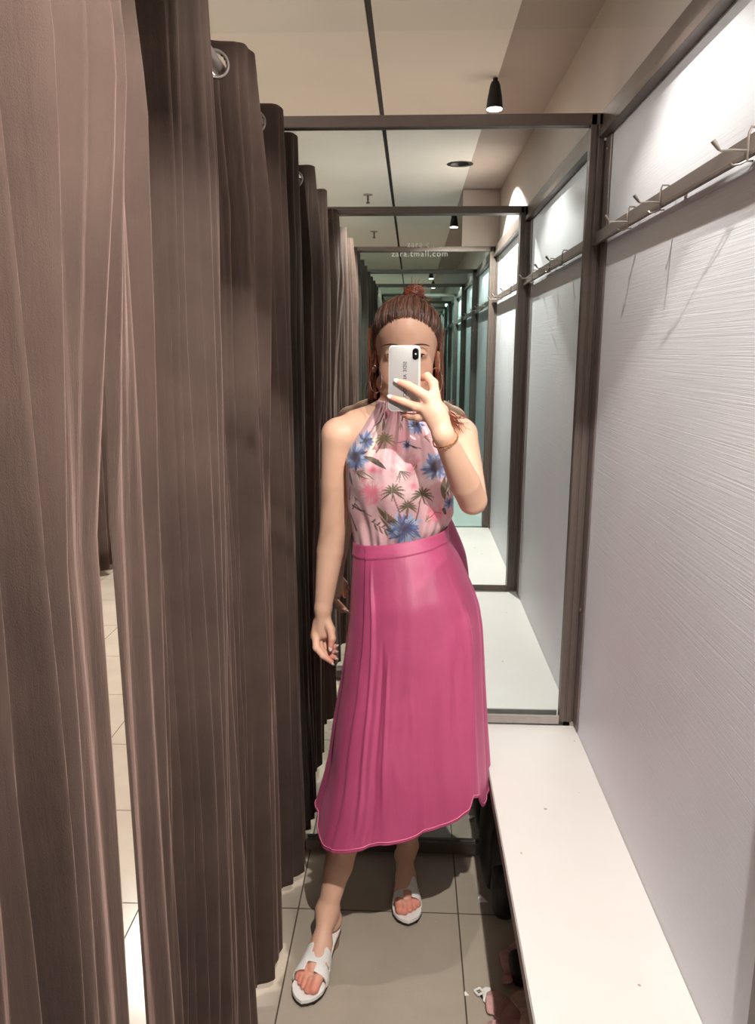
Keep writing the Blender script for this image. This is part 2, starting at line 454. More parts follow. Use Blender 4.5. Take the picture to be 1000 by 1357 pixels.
# ------------------------------------------------------------------ curtains
LAM = .365; XC = -.362; RODZ = 2.005
def curtain_mesh(ya, yb, seed, flare=0.0):
    ns = int((yb-ya)/.0035)*2; nz = 330
    s = np.linspace(ya, yb, ns)[None, :]; zt = np.linspace(2.05, .028, nz)[:, None]
    rg = np.random.default_rng(seed)
    t = (2.05-zt)/2.02                                # 0 top .. 1 hem
    ph = 2*PI*(s-1.995)/LAM
    wob = sum(rg.uniform(.1, .35)*np.sin(rg.uniform(.8, 2.6)*PI*t+rg.uniform(0, 6)+rg.uniform(1, 5)*s) for _ in range(4))*np.clip(t*1.6, 0, 1)
    A = .047-.006*np.sin(PI*t)
    c1 = np.cos(ph+wob*.55)
    x = XC+A*np.sign(c1)*np.abs(c1)**.8
    g = np.clip(t*7, 0, 1)
    for per, am in ((.118, .020), (.073, .015), (.041, .006), (.19, .014)):
        p = rg.uniform(0, 6); d1 = rg.uniform(-1.6, 1.6); d2 = rg.uniform(.5, 1.8)
        mod = .55+.45*np.sin(rg.uniform(2, 5)*s*3+rg.uniform(0, 6)+rg.uniform(-2, 2)*t)
        w = np.sin(2*PI*s/per+p+d1*t*2+.9*np.sin(d2*PI*t+p+3*s))
        x = x+am*mod*(np.sqrt(w*w+.07)-.55)*(g+.15)*1.5
    y = s+.020*np.sin(2*ph+wob)+0*t
    y = y+(-.038+.034*np.clip((t-.18)/.2, 0, 1))*np.exp(-((s-ya)/.12)**2)
    we = np.exp(-((s-ya)/.085)**2)*np.clip((t-.12)*4, 0, 1)
    x = x*(1-we)+(-.350+(x-XC)*.15)*we
    y = np.maximum(y, .834)
    # the hem swings a little
    y = np.maximum(y+.01*np.sin(3*t+7*s)*t, .834)
    z = zt+0*s+.006*np.cos(ph*2)*(t < .02)
    z = z+.012*t**8*np.cos(ph+wob)
    V = np.stack([x, y, z], -1).reshape(-1, 3)
    yc = []
    k = -12
    while True:
        e = 1.995-LAM/4+k*LAM/2
        if e > yb-.03: break
        if e > ya+.03: yc.append((e, k))
        k += 1
    X = V[:, 0].reshape(nz, ns); Y = V[:, 1].reshape(nz, ns); Z = V[:, 2].reshape(nz, ns)
    cen = []
    kz = int(np.argmin(np.abs(zt[:, 0]-RODZ)))
    for e, _ in yc:
        j = int(np.argmin(np.abs(s[0]-e)));
        cr = np.abs(X[kz, max(0, j-8):j+9]-XC); j = max(0, j-8)+int(np.argmin(cr))
        P = Vector((float(X[kz, j]), float(Y[kz, j]), RODZ))
        tg = Vector((float(X[kz, min(j+4, ns-1)]-X[kz, j-4]), float(Y[kz, min(j+4, ns-1)]-Y[kz, j-4]), 0)).normalized()
        cen.append((P, tg))
    idx = np.arange(nz*ns).reshape(nz, ns)
    f = np.stack([idx[:-1, :-1], idx[:-1, 1:], idx[1:, 1:], idx[1:, :-1]], -1).reshape(-1, 4)
    fc = V[f].mean(1); keep = np.ones(len(f), bool)
    for P, tg in cen:
        d = np.linalg.norm(fc-np.array(P), axis=1); keep &= d > .0205
    return V, f[keep], cen
def curtain_data(ya, yb, seed):
    V, f, cen = curtain_mesh(ya, yb, seed)
    me = bpy.data.meshes.new('curtain_cloth'); me.from_pydata(V.tolist(), [], f.tolist()); me.materials.append(mat['velvet'].m)
    me.polygons.foreach_set('use_smooth', [True]*len(me.polygons)); me.update()
    rings = []
    for P, tg in cen:
        nrm = Vector((-tg.y, tg.x, 0)); u = tg; v = Vector((0, 0, 1))
        mb = MB(); 
        for off in (.0032, -.0032):
            mb.tube([P+nrm*off+(u*math.cos(a)+v*math.sin(a))*.0225 for a in [2*PI*k/28 for k in range(28)]], .0026, 8, close=True)
        rings.append(mb)
    return me, rings
cme, crings = curtain_data(.872, 2.112, 3)
ring_meshes = []
for r in crings:
    o = r.build('eyelet', mat['rod'], smooth=True); ring_meshes.append(o.data); bpy.data.objects.remove(o)
def place_curtain(label, off=0, flip=False):
    root = empty('curtain', (0, 0, 0), label=label, cat='curtain', group='cubicle curtains')
    o = bpy.data.objects.new('curtain_cloth', cme); COL.objects.link(o); o.parent = root
    sm = o.modifiers.new('s', 'SOLIDIFY'); sm.thickness = .0035; sm.offset = 0
    for m_ in ring_meshes:
        e = bpy.data.objects.new('eyelet', m_); COL.objects.link(e); e.parent = root
    if flip: root.scale = (1, -1, 1); root.location = (0, off, 0)
    else: root.location = (0, off, 0)
    return root
place_curtain('heavy grey-brown velvet curtain hanging on the rod, left of the woman, right of the gap')
place_curtain('heavy grey-brown velvet curtain nearest the viewer at the left picture edge, left of the gap', 1.662, True)
place_curtain('velvet curtain of the farthest repeated cubicle, dark and tiny in the mirror', -2.58)
rod = empty('curtain_rod', (XC, .8, RODZ), label='thin round grey metal curtain rod threaded through the eyelets', cat='rod')
put(MB().tube([(XC, -1.69, RODZ), (XC, MF-.003, RODZ)], .0125, 20).build('rod_tube', mat['rod'], smooth=True), rod)
put(MB().lathe([(.024, 0), (.024, .006), (.015, .010), (.015, .02)], (XC, MF-.022, RODZ), 'Y', 20).build('wall_bracket', mat['rod'], smooth=True), rod)

# ---- outside, seen through the gap: an opposite curtain and a hanging pale garment
def plain_curtain(x, y0, y1, z0, z1, name, label, material, cat, amp=.03, per=.16):
    mb = MB(); n = 120; m_ = 14
    for i in range(m_):
        z = z0+(z1-z0)*i/(m_-1)
        for j in range(n):
            y = y0+(y1-y0)*j/(n-1); mb.v.append(Vector((x+amp*math.sin(2*PI*y/per+.3*math.sin(3*z)), y, z)))
    for i in range(m_-1):
        for j in range(n-1): mb.f.append([i*n+j, i*n+j+1, (i+1)*n+j+1, (i+1)*n+j])
    o = mb.build(name, material, smooth=True); s_ = o.modifiers.new('s', 'SOLIDIFY'); s_.thickness = .006
    return tag(o, label, cat)
plain_curtain(-2.05, 4.35, 5.9, .045, 2.1, 'curtain', 'brown curtain of a cubicle across the aisle, glimpsed through the gap', mat['velvet'], 'curtain')
plain_curtain(-1.62, 3.35, 3.83, .98, 1.62, 'hanging_garment', 'cream garment hanging outside, glimpsed through the curtain gap', mat['whitecloth'], 'clothing', .012, .11)

# ------------------------------------------------------------------ lamps and ceiling fittings
def spot_light(x, y, z, power, size=1.9, blend=.25, tilt=(0, 0, 0), parent=None, rad=.012, col=(1, .945, .885)):
    ld = bpy.data.lights.new('lamp_light', 'SPOT'); ld.energy = power; ld.spot_size = size; ld.spot_blend = blend
    ld.shadow_soft_size = rad; ld.color = col
    lo = bpy.data.objects.new('lamp_light', ld); COL.objects.link(lo); lo.location = (x, y, z); lo.rotation_euler = tilt
    if parent: put(lo, parent)
    return lo
def track_spot(x, y, label, power, tilt=(0, 0, 0), size=1.9, z=2.275):
    r = empty('spotlight', (x, y, H), label=label, cat='spotlight', group='black ceiling spotlights')
    put(MB().lathe([(.008, .0), (.008, .012)], (x, y, z+.08), 'Z', 16).build('stem', mat['black'], smooth=True), r)
    put(MB().lathe([(.0265, 0), (.0275, .002), (.0245, .03), (.017, .07), (.012, .082), (.010, .082)], (x, y, z), 'Z', 28).build('housing', mat['black'], smooth=True), r)
    put(MB().lathe([(.024, -.0025), (.0245, -.0005)], (x, y, z), 'Z', 24).build('lens', mat['lens']), r)
    spot_light(x, y, z-.006, power, size, .3, tilt, r)
    return r
P0 = 21; PD = 145
track_spot(.205, 1.45, 'small black ceiling spotlight above the bench, out of sight over the hooks', P0, (0, math.radians(10), 0), 2.15)
track_spot(.262, 2.80, 'small black ceiling spotlight hanging just beyond the mirror frame', 30)
track_spot(.262, -1.11, 'small black lit ceiling spotlight seen small inside the mirror', 26)
# added lamp in place of the spotlight's bounce off the near mirror
dl = empty('added_downlight', (.22, .21, H), label='added recessed ceiling lamp standing in for the spotlight reflected by the near mirror', cat='added_downlight')
put(MB().box((.165, .155, H+.05), (.275, .265, H+.056)).build('lid', mat['black']), dl)
def annulus(r0, r1, z, c):
    mb = MB()
    for k in range(36):
        a = 2*PI*k/36
        for r_ in (r0, r1): mb.v.append(Vector((c[0]+r_*math.cos(a), c[1]+r_*math.sin(a), z)))
    for k in range(36): mb.f.append([2*k, 2*k+1, (2*k+3) % 72, (2*k+2) % 72])
    return mb
cn = MB()
for k in range(36):
    a = 2*PI*k/36
    for z_ in (H-.001, H+.05): cn.v.append(Vector((.22+.0455*math.cos(a), .21+.0455*math.sin(a), z_)))
for k in range(36): cn.f.append([2*k, 2*k+1, (2*k+3) % 72, (2*k+2) % 72])
can_ = cn.build('can', mat['black'], smooth=True); s_ = can_.modifiers.new('s', 'SOLIDIFY'); s_.thickness = .001; put(can_, dl)
put(annulus(.046, .064, H-.0006, (.22, .21)).build('trim_ring', mat['black']), dl)
spot_light(.22, .21, H+.012, PD, 2.25, .2, (0, 0, 0), dl, .012)
# added unseen light panels that brighten the aisle and the ceiling
def fill_panel(x, y, power, label):
    r = empty('added_ceiling_light', (x, y, H), label=label, cat='light')
    put(MB().box((x-.32, y-.32, H-.02), (x+.32, y+.32, H-.0005), .002).build('frame', mat['white_plastic']), r)
    ld = bpy.data.lights.new('fill_light', 'AREA'); ld.energy = power; ld.size = .55; ld.color = (1, .96, .92)
    lo = bpy.data.objects.new('fill_light', ld); COL.objects.link(lo); lo.location = (x, y, H-.024); put(lo, r)
    pl = simple('panel_diffuser', (240, 238, 232), .5); pl.p.inputs['Emission Color'].default_value = (1, .95, .88, 1); pl.p.inputs['Emission Strength'].default_value = 3
    put(MB().box((x-.29, y-.29, H-.0235), (x+.29, y+.29, H-.0202)).build('diffuser', pl), r)
fill_panel(-1.45, 1.2, 36, 'added unseen square fill lamp over the aisle outside the curtain')
fill_panel(-1.5, 4.3, 60, 'added unseen square fill lamp over the far end of the aisle')
fill_panel(-1.45, -1.3, 75, 'added unseen square fill lamp over the near end of the aisle')
# sprinklers
def sprinkler(x, y, label):
    s = empty('sprinkler', (x, y, H), label=label, cat='sprinkler', group='ceiling sprinklers')
    put(MB().lathe([(.007, -.035), (.007, 0)], (x, y, H), 'Z', 12).build('pipe', mat['rail'], smooth=True), s)
    put(MB().lathe([(.004, -.052), (.012, -.05), (.012, -.047), (.004, -.036)], (x, y, H), 'Z', 16).build('deflector', mat['rail'], smooth=True), s)
    put(MB().lathe([(.027, -.006), (.027, -.001), (.02, -.0005)], (x, y, H), 'Z', 20).build('rose', mat['ceiling2'], smooth=True), s)
sprinkler(-.262, -.52, 'ceiling sprinkler cut by the second frame inside the mirror')
sprinkler(-.295, -1.95, 'small ceiling sprinkler between the second and third frame in the mirror')

wd = bpy.data.worlds.new('world'); sc.world = wd; wd.use_nodes = True
wd.node_tree.nodes['Background'].inputs[0].default_value = (1, .95, .9, 1); wd.node_tree.nodes['Background'].inputs[1].default_value = .9

# ------------------------------------------------------------------ SDF modelling of the body
class SDF:
    def __init__(s, lo, hi, h):
        s.lo = np.array(lo, np.float32); s.h = h
        s.n = np.ceil((np.array(hi)-s.lo)/h).astype(int)+1
        s.g = np.full(s.n, 1.0, np.float32)
    def _box(s, lo, hi):
        a = np.maximum(np.floor((np.array(lo)-s.lo)/s.h).astype(int), 0); b = np.minimum(np.ceil((np.array(hi)-s.lo)/s.h).astype(int)+1, s.n)
        ax = [s.lo[i]+np.arange(a[i], b[i], dtype=np.float32)*s.h for i in range(3)]
        return a, b, ax[0][:, None, None], ax[1][None, :, None], ax[2][None, None, :]
    def _mix(s, a, b, d, k, sub=False):
        sl = (slice(a[0], b[0]), slice(a[1], b[1]), slice(a[2], b[2])); g = s.g[sl]
        if sub: d = -d; hh = np.clip(.5-.5*(g-d)/k, 0, 1) if k > 0 else None; r = np.maximum(g, d) if k <= 0 else g*(1-hh)+d*hh+k*hh*(1-hh)
        elif k <= 0: r = np.minimum(g, d)
        else: hh = np.clip(.5+.5*(d-g)/k, 0, 1); r = d*(1-hh)+g*hh-k*hh*(1-hh)
        s.g[sl] = r
    def cone(s, A, B, r1, r2, k=.01, flat=1, fdir=None, sub=False):
        A = np.array(A, np.float32); B = np.array(B, np.float32); m = max(r1, r2)*1.3+k*2+.03
        a, b, x, y, z = s._box(np.minimum(A, B)-m, np.maximum(A, B)+m)
        d = B-A; L2 = float(d@d)+1e-9
        px, py, pz = x-A[0], y-A[1], z-A[2]
        t = np.clip((px*d[0]+py*d[1]+pz*d[2])/L2, 0, 1)
        qx, qy, qz = px-d[0]*t, py-d[1]*t, pz-d[2]*t
        q2 = qx*qx+qy*qy+qz*qz
        if fdir is not None:
            fd = np.array(fdir, np.float32); fd /= np.linalg.norm(fd)
            c = qx*fd[0]+qy*fd[1]+qz*fd[2]; q2 = q2+(1/flat**2-1)*c*c
        s._mix(a, b, np.sqrt(q2)-(r1+(r2-r1)*t), k, sub)
    def chain(s, pts, rs, k=.006, **kw):
        for i in range(len(pts)-1): s.cone(pts[i], pts[i+1], rs[i], rs[i+1], k, **kw)
    def ell(s, c, r, k=.01, rot=0, sub=False, tiltx=0):
        c = np.array(c, np.float32); m = max(r)+k*2+.03
        a, b, x, y, z = s._box(c-m, c+m); X, Y, Z = x-c[0], y-c[1], z-c[2]
        if rot: cc, ss = math.cos(rot), math.sin(rot); X, Y = X*cc+Y*ss, -X*ss+Y*cc
        if tiltx: cc, ss = math.cos(tiltx), math.sin(tiltx); Y, Z = Y*cc+Z*ss, -Y*ss+Z*cc
        k0 = np.sqrt((X/r[0])**2+(Y/r[1])**2+(Z/r[2])**2); k1 = np.sqrt((X/r[0]**2)**2+(Y/r[1]**2)**2+(Z/r[2]**2)**2)+1e-6
        s._mix(a, b, k0*(k0-1)/k1, k, sub)
    def mesh(s):
        g = s.g; S = g < 0
        nx, ny, nz = s.n
        c = np.zeros((nx-1, ny-1, nz-1), np.int8)
        for i in (0, 1):
            for j in (0, 1):
                for l in (0, 1): c += S[i:nx-1+i, j:ny-1+j, l:nz-1+l]
        I = np.argwhere((c > 0) & (c < 8)); idm = -np.ones(c.shape, np.int32); idm[tuple(I.T)] = np.arange(len(I))
        acc = np.zeros((len(I), 3), np.float32); cnt = np.zeros(len(I), np.float32)
        corner = {}
        for i in (0, 1):
            for j in (0, 1):
                for l in (0, 1): corner[i, j, l] = g[I[:, 0]+i, I[:, 1]+j, I[:, 2]+l]
        for p in corner:
            for ax in range(3):
                if p[ax]: continue
                q_ = list(p); q_[ax] = 1; q_ = tuple(q_); a, b = corner[p], corner[q_]
                m = (a < 0) != (b < 0); t = np.where(m, a/np.where(m, a-b, 1), 0)
                P = np.array(p, np.float32)[None].repeat(len(I), 0); P[:, ax] += t
                acc += P*m[:, None]; cnt += m
        V = s.lo+(I+acc/cnt[:, None])*s.h
        F_ = []
        for ax in range(3):
            o = [0, 0, 0]; o[ax] = 1
            A = S[:-1 if ax == 0 else None, :-1 if ax == 1 else None, :-1 if ax == 2 else None]
            B = S[o[0]:, o[1]:, o[2]:]
            E = np.argwhere(A != B); u, v = [(1, 2), (2, 0), (0, 1)][ax]
            E = E[(E[:, u] > 0) & (E[:, v] > 0) & (E[:, u] < s.n[u]-1) & (E[:, v] < s.n[v]-1)]
            ins = A[tuple(E.T)]
            def cell(du, dv): e = E.copy(); e[:, u] += du; e[:, v] += dv; return idm[tuple(e.T)]
            q4 = np.stack([cell(-1, -1), cell(0, -1), cell(0, 0), cell(-1, 0)], -1)
            q4[~ins] = q4[~ins][:, ::-1]; F_.append(q4)
        return V.astype(float), np.concatenate(F_)

B = 1.885    # depth of the body's axis
shL = W(449, 577, 1.920); shR = W(609, 577, 1.920)
elL = W(441, 700, 1.945); wrL = W(428, 806, 1.935)
elR = W(626, 663, 1.730); wrR = W(587, 576, 1.597)
hipL = Vector((-.050, 1.875, .83)); hipR = Vector((.085, 1.885, .83))
knL = Vector((-.112, 1.765, .470)); anL = Vector((-.197, 1.715, .118))
knR = Vector((.030, 1.885, .470)); anR = Vector((.004, 1.985, .118))
toeL = Vector((-.237, 1.545, 0)); heelL = Vector((-.187, 1.755, 0))
toeR = Vector((.006, 1.815, 0)); heelR = Vector((-.006, 2.022, 0))
S = SDF((-.34, 1.44, .0), (.28, 2.10, 1.66), .0027)
hc = Vector((-.014, 1.925, 1.5215)); K = 1.074        # centre of the head and its size, both scaled up about the camera
def HD(x, y, z): return hc+Vector((x+.013*0, y, z))*K   # offsets from the head's centre
def he(o, r, k=.01, **kw): S.ell(HD(*o), tuple(q_*K for q_ in r), k, **kw)
he((0, 0, 0), (.070, .086, .082), .02)
he((0, -.032, -.065), (.058, .062, .072), .025)
he((0, -.063, -.120), (.026, .024, .022), .025)
for sx in (-1, 1):
    S.cone(HD(sx*.050, -.002, -.095), HD(sx*.016, -.057, -.125), .018, .015, .02)
    he((sx*.036, -.065, -.066), (.021, .016, .024), .018)
    he((sx*.031, -.090, -.031), (.0140, .0055, .0075), .010, sub=True)
    he((sx*.031, -.0765, -.031), (.0155, .0105, .0110), .005)
    he((sx*.0715, .008, -.048), (.007, .015, .025), .004, rot=sx*.25)
    he((sx*.075, .002, -.046), (.004, .008, .014), .003, sub=True)
    he((sx*.009, -.092, -.0725), (.0065, .007, .0055), .006)
S.cone(HD(0, -.080, -.023), HD(0, -.099, -.065), .0065, .0088, .010)
he((0, -.076, -.096), (.023, .010, .010), .008)
he((0, -.084, -.0985), (.019, .0035, .0012), .002, sub=True)
# neck and torso
nk = Vector((hc.x-.003, 1.915, 1.325))
S.cone(HD(0, .008, -.100), nk-Vector((0, 0, .01)), .050, .053, .03)
S.cone(nk, shL, .036, .039, .03); S.cone(nk, shR, .036, .039, .03)
S.cone((hc.x, 1.880, 1.300), (shL.x+.03, 1.908, 1.316), .010, .012, .014)
S.cone((hc.x, 1.880, 1.300), (shR.x-.03, 1.908, 1.316), .010, .012, .014)
for sh_ in (shL, shR): S.cone(nk+Vector((0, .01, .035)), Vector(sh_).lerp(nk, .24)+Vector((0, .012, .026)), .036, .026, .03)
cx = (shL.x+shR.x)/2
S.ell((cx, B+.018, 1.228), (.118, .076, .120), .03); S.ell((cx, B+.012, 1.13), (.104, .070, .12), .04)
for sx in (-1, 1): S.ell((cx+sx*.053, B-.058, 1.212), (.043, .038, .044), .03)
S.ell((cx+.005, B+.004, 1.03), (.090, .062, .09), .04); S.ell((cx+.038, B+.005, .90), (.130, .086, .10), .05)
# legs
S.chain([hipL, knL], [.078, .050], .04); S.chain([hipR, knR], [.082, .050], .04)
def shin(kn, an):
    kn = Vector(kn); an = Vector(an); m = kn.lerp(an, .32)+Vector((0, .018, 0)); m2 = kn.lerp(an, .68)+Vector((0, .005, 0))
    S.chain([kn, m, m2, an], [.047, .048, .033, .0245], .015)
shin(knL, anL); shin(knR, anR)
def arm(sh, el, wr, r=(.0435, .038, .033, .0345, .0225)):
    S.cone(sh, Vector(sh).lerp(el, .5), r[0], r[1], .012); S.cone(Vector(sh).lerp(el, .5), el, r[1], r[2], .002)
    S.cone(el, Vector(el).lerp(wr, .28), r[2]-.0005, r[3], .003); S.cone(Vector(el).lerp(wr, .28), wr, r[3], r[4], .002, flat=1, fdir=(0, 1, 0))
arm(shL, elL, wrL, (.0435, .038, .034, .035, .0225)); arm(shR, elR, wrR, (.0430, .038, .0325, .0335, .0215))
# hanging hand
hp = lambda u, v, y: W(u, v, y)
D = .240
S.cone(wrL, hp(428, 836, 1.700+D), .0200, .0230, .010, flat=1.25, fdir=(.15, 1, 0))
S.cone(hp(421, 826, 1.695+D), hp(418, 843, 1.690+D), .0140, .0140, .008)
handL = {'index': ([hp(418, 842, 1.682+D), hp(419, 858, 1.668+D), hp(428, 869, 1.662+D), hp(439, 877, 1.664+D)], [.0108, .0097, .0086, .0068]),
         'middle': ([hp(421, 843, 1.697+D), hp(425, 861, 1.684+D), hp(434, 869, 1.682+D), hp(443, 871, 1.688+D)], [.0108, .0097, .0084, .0068]),
         'ring': ([hp(425, 843, 1.712+D), hp(431, 859, 1.702+D), hp(438, 864, 1.703+D), hp(443, 863, 1.710+D)], [.0104, .0092, .0081, .0066]),
         'little': ([hp(430, 843, 1.727+D), hp(436, 855, 1.724+D), hp(441, 858, 1.726+D), hp(444, 856, 1.732+D)], [.0094, .0080, .0070, .0060]),
         'thumb': ([hp(431, 820, 1.688+D), hp(438, 834, 1.674+D), hp(440, 846, 1.664+D), hp(438, 857, 1.660+D)], [.0138, .0115, .0096, .0073])}
for p, r in handL.values(): S.chain(p, r, .004)
# raised hand holding the phone (phone back at y = PB)
PB = 1.640
S.cone(wrR, hp(577, 549, 1.603), .0205, .023, .010, flat=.8, fdir=(.3, 1, 0))
S.cone(hp(583, 557, 1.604), hp(568, 528, 1.606), .018, .0125, .010, flat=.85, fdir=(0, 1, 0))
S.cone(hp(578, 558, 1.604), hp(566, 545, 1.607), .018, .013, .010, flat=.85, fdir=(0, 1, 0))
S.cone(hp(582, 556, 1.61), hp(575, 524, 1.618), .0165, .0115, .010)
handR = {'index': ([hp(576, 524, 1.618), hp(574, 508, 1.626), hp(566, 499, 1.640), hp(560, 501, 1.654)], [.0112, .0098, .0086, .0072]),
         'middle': ([hp(567, 527, 1.607), hp(555, 519, 1.6155), hp(541, 511, 1.628), hp(528, 506, 1.6315)], [.0110, .0094, .0082, .0066]),
         'ring': ([hp(566, 543, 1.607), hp(551, 539, 1.617), hp(534, 532, 1.6295), hp(519, 527, 1.632)], [.0108, .0092, .0080, .0064]),
         'little': ([hp(566, 553, 1.612), hp(554, 553, 1.622), hp(543, 552, 1.640), hp(536, 550, 1.654)], [.0098, .0086, .0075, .0062]),
         'thumb': ([hp(586, 545, 1.622), hp(577, 533, 1.650), hp(565, 526, 1.662), hp(554, 521, 1.6625)], [.0135, .0115, .0098, .0078])}
for p, r in handR.values(): S.chain(p, r, .004)
# feet
def foot_frame(heel, toe):
    d = (toe-heel); L = d.length; d = d/L; lat = Vector((0, 0, 1)).cross(d)      # lateral axis
    return d, lat, L
def bed(t): # foot-bed height along the foot, heel 0 .. toe 1
    k = min(1, max(0, (t-.22)/.45)); k = k*k*(3-2*k); return .050*(1-k)+.021*k
def foot(heel, toe, an, big):
    d, lat, L = foot_frame(heel, toe); lat = lat*big
    P = lambda t, s, z: heel+d*(t*L)+lat*s+Vector((0, 0, z))
    S.ell(P(.09, 0, bed(.1)+.024), (.029, .032, .027), .012)
    S.cone(an, P(.14, 0, bed(.1)+.03), .0245, .026, .015); S.cone(an, P(.42, .002, bed(.42)+.032), .0235, .020, .018)
    S.cone(P(.40, 0, bed(.4)+.026), P(.70, .006, bed(.7)+.017), .024, .0175, .012)
    S.cone(P(.40, -.012, bed(.4)+.016), P(.68, -.022, bed(.7)+.012), .017, .0125, .012)
    S.cone(P(.42, .012, bed(.4)+.018), P(.70, .022, bed(.7)+.014), .016, .0140, .012)
    for s1, s2, t1, t2, r1, r2 in ((.023, .021, .70, .925, .0125, .0120), (.007, .007, .72, .945, .0092, .0082), (-.006, -.007, .71, .905, .0086, .0076), (-.018, -.019, .69, .86, .0080, .0070), (-.028, -.030, .67, .81, .0078, .0068)):
        m_ = P((t1*.45+t2*.55), (s1+s2)/2, bed(.8)+r1+.006)
        S.chain([P(t1, s1, bed(.7)+r1), m_, P(t2, s2, bed(.9)+r2)], [r1, (r1+r2)/2*.93, r2], .004)
        nails.append((P(t2+.018, s2, bed(.9)+r2*1.35), d, r2))
    return P, d, lat
nails = []
PL, dL, latL = foot(heelL, toeL, anL, 1)
PR, dR, latR = foot(heelR, toeR, anR, -1)
# carve ankle bones
for an in (anL, anR):
    for sx in (-1, 1): S.ell(an+Vector((sx*.021, .006, -.004)), (.009, .011, .011), .008)
Vb, Fb = S.mesh(); del S
person = empty('person', (-.03, 1.85, 0), label='woman taking a mirror selfie in a floral halter top and long pink skirt', cat='person')
body = mesh_obj('body', Vb, Fb, mat['skin']); put(body, person)
smo = body.modifiers.new('sm', 'SMOOTH'); smo.factor = .5; smo.iterations = 2
# flushed finger tips, toes
tips = [p[-1] for p, r in list(handL.values())+list(handR.values())]
fl = np.zeros(len(Vb))
for tpt in tips: fl = np.maximum(fl, .75*np.exp(-(np.linalg.norm(Vb-np.array(tpt), axis=1)/.022)**2))
for n_ in nails: fl = np.maximum(fl, .9*np.exp(-(np.linalg.norm(Vb-np.array(n_[0]), axis=1)/.03)**2))
for sx in (-1, 1): fl = np.maximum(fl, .55*np.exp(-(np.linalg.norm((Vb-np.array(HD(sx*.04, -.067, -.072))), axis=1)/.022)**2))
at = body.data.attributes.new('flush', 'FLOAT', 'POINT'); at.data.foreach_set('value', fl.astype(np.float32))
# nails
def nail(p0, p1, r, outward, name='fingernail'):
    d = (p1-p0).normalized(); o = (outward-d*outward.dot(d)).normalized(); s_ = d.cross(o)
    rot = Matrix((s_, d, o)).transposed()
    ob = MB().ell(p1+d*r*.55+o*r*.55, (r*.72, r*1.12, r*.36), rot, 12).build(name, mat['nail'], smooth=True); put(ob, person); return ob
for key, (p, r) in handR.items():
    if key in ('thumb',): out = Vector((0, 1, .3))
    else: out = Vector((0, -1, .25))
    nail(p[-2], p[-1], r[-1], out)
for key, (p, r) in handL.items(): nail(p[-2], p[-1], r[-1], Vector((-.4, -1, -.4)) if key != 'thumb' else Vector((.3, -1, 0)))
for pos, d, r in nails:
    rot = Matrix((Vector((0, 0, 1)).cross(d), d, Vector((0, 0, 1)))).transposed()
    put(MB().ell(pos, (r*.62, r*.6, r*.22), rot, 10).build('toenail', mat['toenail'], smooth=True), person)
# eyes, brows, lips
for sx in (-1, 1):
    e = MB().ell(HD(sx*.031, -.0795, -.0335), (.0115, .0085, .0040), seg=20).build('eye', mat['eyewhite'], smooth=True); put(e, person)
    ir = MB().ell(HD(sx*.031, -.0868, -.0338), (.0050, .0020, .0036), seg=16).build('iris', mat['iris'], smooth=True); put(ir, person)
    pts = [HD(sx*a, yy, zz) for a, yy, zz in ((.0185, -.0785, -.0325), (.024, -.0845, -.0300), (.031, -.0885, -.0293), (.038, -.0855, -.0305), (.0465, -.0775, -.0325))]
    put(MB().tube(pts, [.0006, .0012, .0015, .0014, .0006], 6).build('eyelashes', mat['brow'], smooth=True), person)
    pts = [HD(sx*a, yy, zz) for a, yy, zz in ((.012, -.0862, -.0125), (.022, -.0862, -.0105), (.034, -.0828, -.0095), (.044, -.0762, -.0105), (.051, -.0685, -.0135))]
    put(MB().tube(pts, [.0010, .0018, .0018, .0014, .0006], 8).build('eyebrow', mat['brow'], smooth=True), person)
lp = MB().ell(HD(0, -.0835, -.094), (.0195, .0048, .0038)).ell(HD(0, -.0835, -.1035), (.0175, .0055, .0049))
put(lp.build('lips', mat['lip'], smooth=True), person)

# ------------------------------------------------------------------ hair
def strands(paths, r, name, material, seg=4, tones=None):
    v = []; f = []; tn = []
    for path, tone in paths:
        n = len(path); base = len(v); up = Vector((.3, .5, .8))
        for i, p in enumerate(path):
            t = (path[min(i+1, n-1)]-path[max(i-1, 0)]).normalized(); u = (up-t*up.dot(t)); u.normalize(); w = t.cross(u)
            rr = r*(1-.6*(i/(n-1))**3)*(.5+.5*min(1, i/2+.3))
            for k in range(seg):
                a = 2*PI*k/seg; v.append(p+(u*math.cos(a)+w*math.sin(a))*rr); tn.append(tone)
        for i in range(n-1):
            for k in range(seg): f.append([base+i*seg+k, base+i*seg+(k+1) % seg, base+(i+1)*seg+(k+1) % seg, base+(i+1)*seg+k])
    o = mesh_obj(name, v, f, material); at = o.data.attributes.new('tone', 'FLOAT', 'POINT'); at.data.foreach_set('value', np.array(tn, np.float32))
    return o
HR = Vector((.0735, .0905, .0875))*K; hc2 = hc+Vector((0, .004, .002))
bun = Vector((.003, 1.965, 1.632))
def on_head(dirv, ex=0): dirv = dirv.normalized(); return hc2+Vector((dirv.x*(HR.x+ex), dirv.y*(HR.y+ex), dirv.z*(HR.z+ex)))
def hairline(a):
    """a in -1..1 from her left temple-ear over the forehead to the other ear"""
    s_ = math.sin(a*PI/2); c_ = math.cos(a*PI/2)
    return Vector((s_*1.0, -math.sqrt(max(0, 1-s_*s_*.92))*.90+.05*abs(s_)**4*6, .50*c_**2.1-.27*abs(s_)**5+.01))
